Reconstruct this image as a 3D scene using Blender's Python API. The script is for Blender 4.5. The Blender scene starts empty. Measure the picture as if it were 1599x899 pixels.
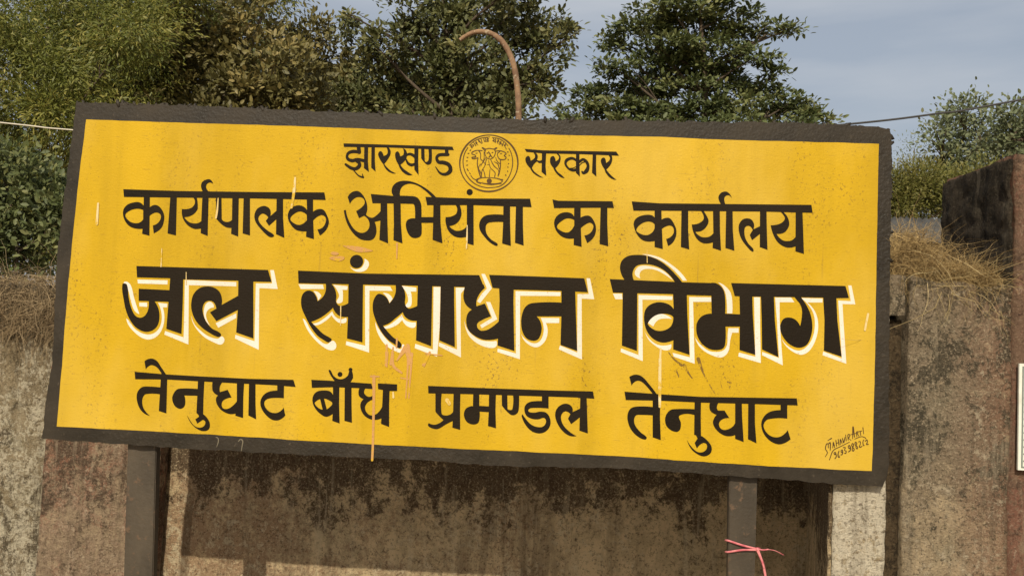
import bpy, bmesh, math, random
import numpy as np
from mathutils import Vector, Matrix, noise, geometry

random.seed(7); RNG = np.random.default_rng(7)
S = bpy.context.scene; C = S.collection

# ------------------------------------------------------------ camera
F = 1250.0; CX, CY = 799.5, 449.5
CAM = Vector((0.10, -2.86, 1.60))
ROT = (Matrix.Rotation(math.radians(3.0), 3, 'Z') @ Matrix.Rotation(math.radians(93.0), 3, 'X')
       @ Matrix.Rotation(math.radians(2.7), 3, 'Z'))
cd = bpy.data.cameras.new('camera'); cam = bpy.data.objects.new('camera', cd); C.objects.link(cam)
cam.matrix_world = Matrix.Translation(CAM) @ ROT.to_4x4()
cd.sensor_width = 36; cd.lens = 36 * F / 1599; cd.clip_start = .05; cd.clip_end = 2000
S.camera = cam

def at(px, py, Y):
    d = ROT @ Vector(((px - CX) / F, -(py - CY) / F, -1.0))
    return CAM + d * ((Y - CAM.y) / d.y)

# ------------------------------------------------------------ light
SUN_EL, SUN_AZ = math.radians(36.5), math.radians(10.5)   # light travels towards +Y, a little to +X
sd = Vector((math.sin(SUN_AZ) * math.cos(SUN_EL), math.cos(SUN_AZ) * math.cos(SUN_EL), -math.sin(SUN_EL)))
sl = bpy.data.lights.new('sun', 'SUN'); so = bpy.data.objects.new('sun', sl); C.objects.link(so)
sl.energy = 4.3; sl.angle = math.radians(0.6); sl.color = (1, .91, .74)
so.rotation_euler = sd.to_track_quat('-Z', 'Y').to_euler()
W = bpy.data.worlds.new('World'); S.world = W; W.use_nodes = True
nt = W.node_tree; nt.nodes.clear()
def wn(t, **k):
    n = nt.nodes.new(t)
    for a, b in k.items(): setattr(n, a, b)
    return n
sky = wn('ShaderNodeTexSky', sky_type='NISHITA', sun_disc=False)
sky.sun_elevation = SUN_EL
sky.sun_rotation = math.atan2(-sd.x, -sd.y)
sky.air_density = 1.2; sky.dust_density = 6.0; sky.ozone_density = 1.5; sky.altitude = 200
bg = wn('ShaderNodeBackground'); bg.inputs[1].default_value = .105
wo = wn('ShaderNodeOutputWorld')
tc = wn('ShaderNodeTexCoord'); mp = wn('ShaderNodeMapping'); mp.inputs['Scale'].default_value = (1.2, 1.2, 7)
mp.inputs['Rotation'].default_value = (.12, .22, 0)
nz = wn('ShaderNodeTexNoise'); nz.inputs['Scale'].default_value = 2.2; nz.inputs['Detail'].default_value = 6
rp = wn('ShaderNodeMapRange'); rp.inputs[1].default_value = .38; rp.inputs[2].default_value = .75
rp.inputs[3].default_value = .45; rp.inputs[4].default_value = .85
mx = wn('ShaderNodeMix', data_type='RGBA'); mx.inputs[7].default_value = (5.5, 5.75, 6.1, 1)
nt.links.new(tc.outputs['Generated'], mp.inputs[0]); nt.links.new(mp.outputs[0], nz.inputs[0])
nt.links.new(nz.outputs[0], rp.inputs[0]); nt.links.new(rp.outputs[0], mx.inputs[0])
nt.links.new(sky.outputs[0], mx.inputs[6]); nt.links.new(mx.outputs[2], bg.inputs[0])
nt.links.new(bg.outputs[0], wo.inputs[0])
S.view_settings.view_transform = 'Standard'; S.view_settings.look = 'None'
S.view_settings.exposure = 0.0; S.view_settings.gamma = 1
S.cycles.max_bounces = 6; S.cycles.transparent_max_bounces = 8

# ------------------------------------------------------------ helpers
def tag(o, label=None, cat=None, group=None, kind=None):
    for k, v in (('label', label), ('category', cat), ('group', group), ('kind', kind)):
        if v: o[k] = v
    return o
def empty(name, loc):
    o = bpy.data.objects.new(name, None); C.objects.link(o); o.location = loc; o.empty_display_size = .1
    return o
def link(name, me, mat, parent=None):
    o = bpy.data.objects.new(name, me); C.objects.link(o)
    if mat: me.materials.append(mat)
    if parent:
        o.parent = parent
        q, M = parent, Matrix.Identity(4)
        while q: M = Matrix.Translation(q.location) @ M if q.type == 'EMPTY' else M; q = q.parent
        o.matrix_parent_inverse = M.inverted() if parent.type == 'EMPTY' else Matrix.Identity(4)
    return o
def from_bm(name, bm, mat, parent=None, smooth=False):
    me = bpy.data.meshes.new(name); bm.to_mesh(me); bm.free()
    if smooth:
        for p in me.polygons: p.use_smooth = True
    return link(name, me, mat, parent)
def from_np(name, V, Fc, mat, parent=None, tint=None, smooth=False):
    me = bpy.data.meshes.new(name); n = Fc.shape[1]
    me.vertices.add(len(V)); me.vertices.foreach_set('co', V.astype(np.float32).ravel())
    me.loops.add(Fc.size); me.loops.foreach_set('vertex_index', Fc.astype(np.int32).ravel())
    me.polygons.add(len(Fc)); me.polygons.foreach_set('loop_start', np.arange(0, Fc.size, n, dtype=np.int32))
    me.polygons.foreach_set('loop_total', np.full(len(Fc), n, dtype=np.int32))
    if tint is not None:
        a = me.attributes.new('tint', 'FLOAT', 'POINT'); a.data.foreach_set('value', tint.astype(np.float32))
    me.update(); me.validate()
    if smooth: me.polygons.foreach_set('use_smooth', np.ones(len(Fc), dtype=bool))
    return link(name, me, mat, parent)

class NT:
    def __init__(s, name):
        s.m = bpy.data.materials.new(name); s.m.use_nodes = True; s.t = s.m.node_tree
        s.b = s.t.nodes['Principled BSDF']; s.o = s.t.nodes['Material Output']
        g = s.t.nodes.new('ShaderNodeNewGeometry'); s.pos = g.outputs['Position']
    def n(s, t, ins=None, **k):
        x = s.t.nodes.new(t)
        for a, b in k.items(): setattr(x, a, b)
        for a, b in (ins or {}).items(): s.put(x.inputs[a], b)
        return x
    def put(s, inp, v):
        if isinstance(v, bpy.types.NodeSocket): s.t.links.new(v, inp)
        else: inp.default_value = v
    def noise(s, scale, detail=5, rough=.6, stretch=(1, 1, 1), off=(0, 0, 0), dist=0):
        m = s.n('ShaderNodeMapping', {0: s.pos, 'Scale': stretch, 'Location': off})
        x = s.n('ShaderNodeTexNoise', {0: m.outputs[0], 'Scale': scale, 'Detail': detail, 'Roughness': rough, 'Distortion': dist})
        return x.outputs[0]
    def vor(s, scale, stretch=(1, 1, 1)):
        m = s.n('ShaderNodeMapping', {0: s.pos, 'Scale': stretch})
        return s.n('ShaderNodeTexVoronoi', {0: m.outputs[0], 'Scale': scale}).outputs['Distance']
    def rng(s, v, a, b, c=0., d=1.):
        return s.n('ShaderNodeMapRange', {0: v, 1: a, 2: b, 3: c, 4: d}).outputs[0]
    def math(s, op, a, b=0.):
        return s.n('ShaderNodeMath', {0: a, 1: b}, operation=op, use_clamp=False).outputs[0]
    def mix(s, f, a, b):
        x = s.n('ShaderNodeMix', data_type='RGBA')
        s.put(x.inputs[0], f)
        for i, v in ((6, a), (7, b)): s.put(x.inputs[i], v if isinstance(v, bpy.types.NodeSocket) else (*v, 1))
        return x.outputs[2]
    def axis(s, i): return s.n('ShaderNodeSeparateXYZ', {0: s.pos}).outputs[i]
    def bump(s, h, strength=.5, dist=.01):
        s.put(s.b.inputs['Normal'], s.n('ShaderNodeBump', {'Height': h, 'Strength': strength, 'Distance': dist}).outputs[0])
    def fin(s, col, rough=.8, spec=.3):
        s.put(s.b.inputs['Base Color'], col if isinstance(col, bpy.types.NodeSocket) else (*col, 1))
        s.put(s.b.inputs['Roughness'], rough); s.b.inputs['Specular IOR Level'].default_value = spec
        return s.m

def paint(name, col, var, rough=.5, spec=.35, bs=.35, specks=True, worn=0):
    n = NT(name)
    a = n.noise(3, 6, .6, (1, 1, .45))
    c = n.mix(n.rng(a, .35, .7), col, var)
    if specks:
        pt = n.rng(n.noise(5.5, 3, .6, (1, 1, .35), (4, 2, 1)), .5, .68)
        sp = n.math('MULTIPLY', n.rng(n.noise(95, 3, .75, (1, 1, .8)), .585, .63), pt)
        run = n.math('MULTIPLY', n.rng(n.noise(30, 3, .6, (1, 1, .03), (8, 0, 5)), .66, .72), n.rng(n.noise(6, 3, .6, (1, 1, .5), (2, 0, 9)), .5, .6))
        c = n.mix(n.math('MULTIPLY', run, .4), c, (.22, .13, .03))
        scf = n.rng(n.noise(80, 3, .7, (.25, 1, 1.6), (1, 0, 5)), .63, .67); c = n.mix(n.math('MULTIPLY', scf, .5), c, (.30, .18, .02))
        c = n.mix(n.math('MULTIPLY', sp, .95), c, (.13, .07, .02))
        tiny = n.rng(n.vor(70), .12, .06)
        gate = n.rng(n.noise(26, 2, .5, (1, 1, 1), (9, 9, 9)), .50, .54)
        c = n.mix(n.math('MULTIPLY', n.math('MULTIPLY', tiny, gate), .8), c, (.10, .055, .02))
        st = n.math('MULTIPLY', n.rng(n.noise(7, 5, .6, (1, 1, .06), (3, 0, 0)), .50, .70), .42)
        c = n.mix(st, c, tuple(x * .62 for x in col))
        fd = n.math('MULTIPLY', n.rng(n.noise(2.2, 4, .6, (1, 1, .5), (7, 7, 2)), .46, .68), .32)
        c = n.mix(fd, c, (.64, .45, .10))
    if worn:
        wf = n.rng(n.math('ADD', n.math('MULTIPLY', n.noise(60, 5, .75, (1, 1, .5), (6, 1, 3)), .6), n.math('MULTIPLY', n.noise(13, 4, .6), .4)), .63 - worn * .20, .69 - worn * .20)
        c = n.mix(n.math('MULTIPLY', wf, .9), c, YEL if worn > .2 else (.42, .33, .2))
        gr = n.rng(n.noise(120, 3, .7), .64, .68); c = n.mix(n.math('MULTIPLY', gr, .6), c, (.2, .13, .06))
    h = n.math('ADD', n.math('MULTIPLY', n.noise(70, 4, .7, (1, 1, 1.8)), .6), n.math('MULTIPLY', n.noise(3.5, 3, .5), 2.5))
    n.bump(h, bs, .006)
    return n.fin(c, n.rng(a, .2, .8, rough - .1, rough + .15), spec)

YEL = (.51, .318, .010)
M_yellow = paint('yellow enamel', YEL, (.42, .262, .012), .58, .12, .4)
M_black = paint('black enamel', (.012, .0085, .005), (.020, .014, .008), .55, .07, .5, False)
M_seal = paint('thin brown black paint', (.085, .045, .015), (.06, .035, .015), .6, .12, .3, False)
M_white = paint('white enamel', (.70, .64, .56), (.60, .53, .42), .5, .2, .3, False, worn=.12)
M_tan = paint('dried tan drip', (.50, .27, .10), (.42, .22, .07), .7, .1, .3, False, worn=.5)
M_chalk = paint('pale scratch', (.64, .52, .30), (.58, .40, .12), .8, .1, .3, False, worn=.6)
M_crease = paint('dark grime', (.13, .075, .02), (.24, .14, .03), .8, .1, .3, False, worn=.6)
def border_mat():
    n = NT('weathered black border paint')
    a = n.noise(6, 6, .65); b = n.noise(60, 4, .7); v = n.vor(90)
    c = n.mix(n.rng(a, .35, .7), (.019, .015, .010), (.040, .031, .021))
    c = n.mix(n.math('MULTIPLY', n.rng(b, .60, .74), .45), c, (.14, .11, .075))
    h = n.math('ADD', b, n.math('MULTIPLY', v, .3)); n.bump(h, n.rng(n.noise(1.3, 3, .5, (1, 1, 1), (2, 2, 2)), .4, .65, .15, .6), .006)
    return n.fin(c, n.rng(a, .3, .7, .4, .65), .2)
M_border = border_mat()

def masonry(name, tan, brown, dark, lime, seed=0, mold=.5, lime_amt=.4, brown_amt=.5, red=None, red_amt=.5, x_red=None, z_mold=None, z_tan=None, x_brown=None, green=0., speck=.6):
    """weathered plaster: tan body, brown wash, lime bloom, crisp black mould, dark and pale grit"""
    n = NT(name); o = (seed * 3.1, seed * 1.7, seed * 2.3)
    def th(a): return .5 + (.5 - a) * .24
    N1 = n.noise(2.2, 10, .7, (1, 1, .6), o, .3); N1b = n.noise(1.7, 9, .68, (1, 1, .5), (seed, 9, 4))
    N2 = n.noise(9, 10, .75, (1, 1, .75), o, .5); N2b = n.noise(12, 10, .78, (1, 1, .8), (seed, 3, 6), .6)
    N3 = n.noise(38, 8, .8, (1, 1, 1), o, .4); N3b = n.noise(52, 8, .8, (1, 1, .8), (seed, 7, 1), .4); N4 = n.noise(120, 5, .75, (1, 1, 1), o); N5 = n.noise(75, 5, .8, (1, 1, 1), (seed, 0, 5))
    def s3(a, b, c, wa, wb, wc): return n.math('ADD', n.math('MULTIPLY', a, wa), n.math('ADD', n.math('MULTIPLY', b, wb), n.math('MULTIPLY', c, wc)))
    c = n.mix(n.rng(N2, .44, .56), tan, tuple(x * .74 for x in tan))
    fb = s3(N1b, N2b, N3, .4, .3, .3)
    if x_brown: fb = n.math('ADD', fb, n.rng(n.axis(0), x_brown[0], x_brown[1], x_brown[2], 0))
    if z_tan: fb = n.math('ADD', fb, n.rng(n.axis(2), z_tan[0], z_tan[1], -.10, .04))
    c = n.mix(n.math('MULTIPLY', n.rng(fb, th(brown_amt) - .02, th(brown_amt) + .03), .85), c, brown)
    if green:
        c = n.mix(n.math('MULTIPLY', n.rng(s3(N1, N2b, N3b, .5, .3, .2), .50, .55), green), c, (.13, .135, .085))
    if red:
        f = n.rng(s3(N1, N2b, N3b, .3, .4, .3), th(red_amt) - .015, th(red_amt) + .03)
        if x_red: f = n.math('MULTIPLY', f, n.rng(n.math('ADD', n.axis(0), n.math('MULTIPLY', N2, .3)), x_red[0], x_red[1]))
        c = n.mix(n.math('MULTIPLY', f, .8), c, red)
    c = n.mix(n.math('MULTIPLY', n.rng(s3(N2b, N3b, N1b, .4, .35, .25), th(lime_amt), th(lime_amt) + .03), .85), c, lime)
    m = s3(N1, N2, N3, .36, .34, .30)
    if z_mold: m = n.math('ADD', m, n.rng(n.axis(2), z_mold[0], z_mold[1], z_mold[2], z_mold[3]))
    if z_tan: m = n.math('ADD', m, n.rng(n.axis(2), z_tan[0], z_tan[1], -.08, 0))
    c = n.mix(n.math('MULTIPLY', n.rng(m, th(mold), th(mold) + .03), .9), c, n.mix(n.rng(N5, .42, .58), dark, tuple(x * 2.2 for x in dark)))
    c = n.mix(n.math('MULTIPLY', n.rng(N5, .47, .40), speck), c, tuple(x * 1.3 for x in dark))
    c = n.mix(n.math('MULTIPLY', n.rng(N4, .54, .62), speck * .9), c, tuple(.6 * x + .4 * y for x, y in zip(lime, tan)))
    st = n.math('MULTIPLY', n.rng(n.noise(16, 7, .65, (1, 1, .07), (seed, 2, 2), .2), .50, .62), n.rng(N1b, .42, .60)); c = n.mix(n.math('MULTIPLY', st, .6), c, tuple(x * 1.6 for x in dark))
    st2 = n.math('MULTIPLY', n.rng(n.noise(21, 7, .65, (1, 1, .09), (seed, 6, 2), .2), .54, .62), n.rng(N1, .45, .60)); c = n.mix(n.math('MULTIPLY', st2, .45), c, lime)
    h = n.math('ADD', n.math('MULTIPLY', N3, 1.3), n.math('ADD', n.math('MULTIPLY', N4, .5), N2)); n.bump(h, 1., .022)
    return n.fin(c, .92, .12)

def bm_box(bm, x0, x1, y0, y1, z0, z1):
    v = [bm.verts.new((x, y, z)) for z in (z0, z1) for y in (y0, y1) for x in (x0, x1)]
    for f in ((0, 1, 5, 4), (1, 3, 7, 5), (3, 2, 6, 7), (2, 0, 4, 6), (4, 5, 7, 6), (2, 3, 1, 0)): bm.faces.new([v[i] for i in f])
    return v
def rough_block(name, x0, x1, y0, y1, z0, z1, mat, parent, step=.02, amp=.006, lump=.012, seed=0., lean=0., top_rag=0., shear=0.):
    """plastered masonry block: every face a fine grid displaced by continuous noise, so edges wander"""
    vs = []; fs = []
    def lin(a, b):
        k = max(1, int(round((b - a) / step))); return [a + (b - a) * i / k for i in range(k + 1)]
    X, Y, Z = lin(x0, x1), lin(y0, y1), lin(z0, z1)
    idx = {}
    def vid(i, j, k):
        if (i, j, k) not in idx: idx[(i, j, k)] = len(vs); vs.append((X[i], Y[j], Z[k]))
        return idx[(i, j, k)]
    nx, ny, nz_ = len(X) - 1, len(Y) - 1, len(Z) - 1
    for i in range(nx):
        for k in range(nz_):
            fs.append((vid(i, 0, k), vid(i + 1, 0, k), vid(i + 1, 0, k + 1), vid(i, 0, k + 1)))
    for j in range(ny):
        for k in range(nz_):
            fs.append((vid(0, j + 1, k), vid(0, j, k), vid(0, j, k + 1), vid(0, j + 1, k + 1)))
            fs.append((vid(nx, j, k), vid(nx, j + 1, k), vid(nx, j + 1, k + 1), vid(nx, j, k + 1)))
    for i in range(nx):
        for j in range(ny):
            fs.append((vid(i, j, nz_), vid(i + 1, j, nz_), vid(i + 1, j + 1, nz_), vid(i, j + 1, nz_)))
    fs.append((vid(0, ny, 0), vid(0, ny, nz_), vid(nx, ny, nz_), vid(nx, ny, 0)))
    out = []
    for x, y, z in vs:
        p = Vector((x + seed, y, z))
        d = noise.noise_vector(p * 3.1) * lump + noise.noise_vector(p * 14) * amp + noise.noise_vector(p * 38) * amp * .5
        if top_rag and z > z1 - .06: d.z += noise.noise(p * 9) * top_rag
        out.append((x + d.x + lean * (z - z0) + shear * (y - y0), y + d.y, z + d.z))
    me = bpy.data.meshes.new(name); me.from_pydata(out, [], fs); me.update()
    for p in me.polygons: p.use_smooth = True
    return link(name, me, mat, parent)

def tube(pts, rad, seg=8, closed_ends=True):
    """numpy tube along pts with radius list"""
    P = np.array([list(p) for p in pts], float); n = len(P)
    if np.isscalar(rad): rad = [rad] * n
    T = np.gradient(P, axis=0); T /= np.linalg.norm(T, axis=1)[:, None] + 1e-9
    up = np.array([0, 0, 1.]) if abs(T[0][2]) < .9 else np.array([1., 0, 0])
    V = []
    a = np.linspace(0, 2 * math.pi, seg, endpoint=False)
    u = np.cross(T[0], up); u /= np.linalg.norm(u)
    for i in range(n):
        u = u - T[i] * u.dot(T[i]); u /= np.linalg.norm(u) + 1e-9
        w = np.cross(T[i], u)
        V.append(P[i] + rad[i] * (np.cos(a)[:, None] * u + np.sin(a)[:, None] * w))
    V = np.concatenate(V); Fc = []
    for i in range(n - 1):
        for j in range(seg):
            Fc.append((i * seg + j, i * seg + (j + 1) % seg, (i + 1) * seg + (j + 1) % seg, (i + 1) * seg + j))
    return V, np.array(Fc)
def spline(pts, k=8):
    P = [Vector(p) for p in pts]; P = [P[0] * 2 - P[1]] + P + [P[-1] * 2 - P[-2]]; out = []
    for i in range(1, len(P) - 2):
        for j in range(k):
            t = j / k
            out.append(.5 * ((2 * P[i]) + (P[i + 1] - P[i - 1]) * t + (2 * P[i - 1] - 5 * P[i] + 4 * P[i + 1] - P[i + 2]) * t * t
                             + (3 * P[i] - P[i - 1] - 3 * P[i + 1] + P[i + 2]) * t ** 3))
    out.append(P[-2]); return out
def merge(parts):
    V = []; Fc = []; o = 0
    for v, f in parts: V.append(v); Fc.append(f + o); o += len(v)
    return np.concatenate(V), np.concatenate(Fc)

# ------------------------------------------------------------ ground
g = NT('dry dusty earth')
c = g.mix(g.rng(g.noise(.8, 8, .65), .35, .65), (.40, .31, .20), (.30, .23, .15))
c = g.mix(g.rng(g.noise(1.7, 6, .7, (1, 1, 1), (4, 4, 4)), .55, .65), c, (.16, .15, .07)); g.bump(g.noise(25, 5, .7), .6, .03)
M_ground = g.fin(c, .95, .1)
bm = bmesh.new(); bmesh.ops.create_grid(bm, x_segments=60, y_segments=60, size=600)
tag(from_bm('ground', bm, M_ground), kind='structure')

# ------------------------------------------------------------ compound wall and pillars
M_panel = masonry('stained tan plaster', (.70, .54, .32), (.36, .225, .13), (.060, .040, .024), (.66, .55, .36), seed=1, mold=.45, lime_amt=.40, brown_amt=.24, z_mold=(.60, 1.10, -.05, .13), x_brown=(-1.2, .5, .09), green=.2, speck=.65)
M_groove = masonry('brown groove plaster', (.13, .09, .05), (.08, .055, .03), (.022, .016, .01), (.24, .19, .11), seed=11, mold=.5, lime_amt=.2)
M_left = masonry('limewashed mouldy plaster', (.34, .27, .165), (.20, .15, .09), (.055, .042, .026), (.64, .57, .42), seed=2, mold=.42, lime_amt=.56, brown_amt=.5, z_mold=(1.35, 1.6, 0, .12), green=.5)
M_pil = masonry('reddish peeling plaster', (.44, .33, .21), (.28, .20, .135), (.065, .045, .03), (.48, .39, .27), seed=3, mold=.46, lime_amt=.38, brown_amt=.5, red=(.30, .105, .065), red_amt=.45)
M_right = masonry('grey lichen plaster', (.52, .40, .25), (.25, .195, .13), (.050, .042, .028), (.56, .46, .32), seed=4, mold=.50, lime_amt=.36, brown_amt=.58, red=(.27, .12, .075), red_amt=.72, x_red=(1.62, 1.95), z_tan=(.75, 1.25), green=.4, speck=.75)
M_rightl = masonry('pale lime plaster', (.56, .44, .27), (.34, .25, .15), (.09, .065, .04), (.80, .72, .56), seed=8, mold=.33, lime_amt=.68, brown_amt=.34)
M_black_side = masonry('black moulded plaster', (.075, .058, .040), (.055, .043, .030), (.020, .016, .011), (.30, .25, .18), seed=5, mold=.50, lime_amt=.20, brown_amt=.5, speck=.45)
M_red = masonry('faded red plaster', (.34, .22, .14), (.21, .13, .085), (.07, .044, .03), (.42, .32, .22), seed=6, mold=.42, lime_amt=.28, brown_amt=.5, red=(.27, .12, .08), red_amt=.48, z_tan=(.7, 1.2))
D = .86
wall = empty('boundary_wall', (-.3, D, 0))
tag(wall, 'stained plaster compound wall standing close behind the yellow signboard', 'wall')
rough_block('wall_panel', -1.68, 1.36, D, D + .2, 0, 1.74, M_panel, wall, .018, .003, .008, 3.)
rough_block('wall_panel', -5.6, -2.20, D - .02, D + .2, 0, 1.71, M_left, wall, .025, .006, .014, 9., top_rag=.03)
rough_block('pilaster', -2.22, -1.675, D - .085, D + .2, 0, 1.72, M_pil, wall, .018, .004, .007, 5., top_rag=.03)
blk = empty('masonry_pier', (1.4, .04, 0))
tag(blk, 'grey brown lichen stained masonry block touching the right end of the signboard', 'pier')
rough_block('pier_shaft', 1.343, 1.70, .04, .9, 0, 1.845, M_right, blk, .016, .0035, .008, 1., lean=.012, top_rag=.02)
rough_block('pier_shaft', 1.112, 1.290, .042, .9, 0, 1.70, M_rightl, blk, .016, .004, .006, 2., shear=.225)
rough_block('side_plaster', 1.100, 1.112, .050, .9, 0, 1.70, M_panel, blk, .016, .004, .005, 2., shear=.225)  # crust added and slanted from the sun to keep this side dark
rough_block('coping_stone', 1.10, 1.338, .035, .9, 1.722, 1.85, M_right, blk, .016, .006, .008, 7., top_rag=.02)
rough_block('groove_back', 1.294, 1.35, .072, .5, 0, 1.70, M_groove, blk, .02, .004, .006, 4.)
gp = empty('gate_pillar', (1.95, .3, 0))
tag(gp, 'tall faded red pillar with mould blackened left side at the right edge', 'pillar')
rough_block('pillar_shaft', 1.703, 2.25, .028, .52, 0, 2.305, M_red, gp, .018, .004, .009, 6., lean=.004)
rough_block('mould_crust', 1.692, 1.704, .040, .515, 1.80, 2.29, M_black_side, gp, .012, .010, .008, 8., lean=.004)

# ------------------------------------------------------------ notice on the pillar
nb = empty('notice_board', at(1640, 650, .015))
tag(nb, 'white framed notice plate on the red pillar, cut by the right picture edge', 'notice')
nm = NT('aged white enamel plate'); nc = nm.mix(nm.rng(nm.noise(12, 5, .6), .4, .7), (.66, .66, .58), (.50, .50, .42)); M_plate = nm.fin(nc, .5, .4)
M_line = NT('faded blue grey line').fin((.16, .19, .17), .6)
a0, a1 = at(1589, 567, .01), at(1589, 733, .01)
bm = bmesh.new(); xs = (a1.x - .002); bm_box(bm, xs, xs + .42, .004, .012, a1.z, a0.z); from_bm('plate', bm, M_plate, nb)
for q, (u0, u1, w0, w1) in enumerate(((.010, .014, .01, .38), (.014, .40, .01, .014), (.014, .40, .376, .38), (.40, .404, .01, .38))):
    bm = bmesh.new(); h_ = a0.z - a1.z; w0 = w0 * h_ / .39; w1 = w1 * h_ / .39
    bm_box(bm, xs + u0, xs + u1, .001, .0038, a1.z + w0, a1.z + w1); from_bm('border_line', bm, M_line, nb)
bm = bmesh.new()
for k in range(14):
    z = a1.z + .03 + k * .024; bm_box(bm, xs + .017, xs + .021 + .003 * (k % 2), .001, .0038, z, z + .004)
from_bm('tick_marks', bm, M_line, nb)['kind'] = 'stuff'

# ------------------------------------------------------------ signboard
sb = empty('signboard', (-.22, .015, 0))
tag(sb, 'large yellow signboard with black border and hand painted black Hindi lettering', 'signboard')
def cdt(shapes, holes=()):
    """union of outlines minus holes -> verts, triangles (kept by a winding test of each triangle's centre)"""
    v = []; ed = []
    for s in list(shapes) + list(holes):
        b = len(v); v += [Vector(p) for p in s]; ed += [(b + i, b + (i + 1) % len(s)) for i in range(len(s))]
    r = geometry.delaunay_2d_cdt(v, ed, [], 0, 1e-6)
    vv = np.array([list(p) for p in r[0]]); T = np.array([t for t in r[2]]); cen = vv[T].mean(axis=1)
    def inside(poly):
        p = np.array(poly); lo, hi = p.min(0), p.max(0); ix = np.where(((cen >= lo) & (cen <= hi)).all(1))[0]
        w = np.zeros(len(cen), int)
        if not len(ix): return w != 0
        q = np.roll(p, -1, 0); c = cen[ix][:, None, :]
        cr = (q[None, :, 0] - p[None, :, 0]) * (c[..., 1] - p[None, :, 1]) - (c[..., 0] - p[None, :, 0]) * (q[None, :, 1] - p[None, :, 1])
        up = (p[None, :, 1] <= c[..., 1]) & (q[None, :, 1] > c[..., 1]) & (cr > 0); dn = (p[None, :, 1] > c[..., 1]) & (q[None, :, 1] <= c[..., 1]) & (cr < 0)
        w[ix] = up.sum(1) - dn.sum(1); return w != 0
    keep = np.zeros(len(cen), bool)
    for s in shapes: keep |= inside(s)
    for s in holes: keep &= ~inside(s)
    return r[0], [tuple(t) for t in T[keep]]
def sheet(name, vt, y, back, mat, parent, smooth_edge=True):
    """thin solid of paint / sheet from a 2D triangulation in the x-z plane: front at y, sides back to `back`"""
    vv, tr = vt; used = sorted({i for t in tr for i in t}); mp_ = {k: i for i, k in enumerate(used)}
    bm = bmesh.new(); V = [bm.verts.new((vv[i].x, y, vv[i].y)) for i in used]
    for t in tr:
        try: bm.faces.new([V[mp_[i]] for i in t])
        except ValueError: pass
    bm.normal_update()
    for f in bm.faces:
        if f.normal.y > 0: f.normal_flip()
    ed = [e for e in bm.edges if len(e.link_faces) == 1]
    r = bmesh.ops.extrude_edge_only(bm, edges=ed)
    for e in r['geom']:
        if isinstance(e, bmesh.types.BMVert): e.co.y = back
    bmesh.ops.recalc_face_normals(bm, faces=bm.faces)
    return from_bm(name, bm, mat, parent)
def curve(L, closed=True, k=7):
    """control points (x, z, corner) in 0.1 mm -> smooth outline in metres"""
    n = len(L); out = []
    for i in range(n):
        a, b = L[i], L[(i + 1) % n]; out.append((a[0], a[1]))
        if a[2] and b[2]: continue
        p0 = L[i - 1] if not a[2] else None; p3 = L[(i + 2) % n] if not b[2] else None
        d = math.hypot(b[0] - a[0], b[1] - a[1])
        def tan(p, q, r):   # tangent at q, limited to the segment
            tx, ty = (r[0] - p[0]), (r[1] - p[1]); l = math.hypot(tx, ty) + 1e-9; return tx / l * d, ty / l * d
        ta = tan(p0, a, b) if p0 else None; tb = tan(a, b, p3) if p3 else None
        if ta is None: ta = (2 * (b[0] - a[0]) - tb[0], 2 * (b[1] - a[1]) - tb[1]); l = math.hypot(*ta) + 1e-9; ta = (ta[0] / l * d, ta[1] / l * d)
        if tb is None: tb = (2 * (b[0] - a[0]) - ta[0], 2 * (b[1] - a[1]) - ta[1]); l = math.hypot(*tb) + 1e-9; tb = (tb[0] / l * d, tb[1] / l * d)
        for j in range(1, k):
            t = j / k; h1 = 2*t**3 - 3*t*t + 1; h2 = t**3 - 2*t*t + t; h3 = -2*t**3 + 3*t*t; h4 = t**3 - t*t
            out.append((h1*a[0] + h2*ta[0] + h3*b[0] + h4*tb[0], h1*a[1] + h2*ta[1] + h3*b[1] + h4*tb[1]))
    return [(x * 1e-4, y * 1e-4) for x, y in out]
def stroke(L, k=5):
    """brush stroke: points (x, z, width) -> list of small outlines"""
    P = [(p[0] * 1e-4, p[1] * 1e-4, p[2] * 5e-5) for p in L]
    if len(P) > 2:
        Q = spline([(p[0], p[1], p[2]) for p in P], k); P = [(q.x, q.y, max(q.z, .0006)) for q in Q]
    out = []
    for i, (x, y, r) in enumerate(P):
        out.append([(x + r * math.cos(a), y + r * math.sin(a)) for a in np.linspace(0, 2 * math.pi, 9)[:-1]])
        if i:
            x0, y0, r0 = P[i - 1]; dx, dy = x - x0, y - y0; l = math.hypot(dx, dy) + 1e-9; nx, ny = -dy / l, dx / l
            out.append([(x0 + nx * r0, y0 + ny * r0), (x + nx * r, y + ny * r), (x - nx * r, y - ny * r), (x0 - nx * r0, y0 - ny * r0)])
    return out
def densify(pts, step, amp, sc):
    out = []
    n = len(pts)
    for i in range(n):
        a, b = Vector(pts[i]), Vector(pts[(i + 1) % n]); k = max(1, int((b - a).length / step))
        nrm = Vector((-(b - a).y, (b - a).x)).normalized()
        for j in range(k):
            p = a.lerp(b, j / k); q = Vector((p.x * sc, p.y * sc, 0))
            out.append(tuple(p + nrm * (noise.noise(q) * amp + noise.noise(q * 4.3) * amp * .5)))
    return out
def px2(pts): return [(at(x, y, 0).x, at(x, y, 0).z) for x, y in pts]
outer = px2([(119,160),(300,165),(500,174),(600,177.5),(700,183),(815,187),(940,188),(1060,190),(1200,191),(1290,194),(1340,195.5),(1389,201),(1391,207),(1393,250),(1390,400),(1388,570),(1389,700),(1387,738),(1378,760),(1320,756),(1200,747),(1130,742),(1035,735),(950,730),(780,727),(640,717),(500,711),(400,706),(285,699.5),(240,697),(150,690),(66,685),(70,640),(82,560),(89,400),(101,300),(110,230)])
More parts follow.
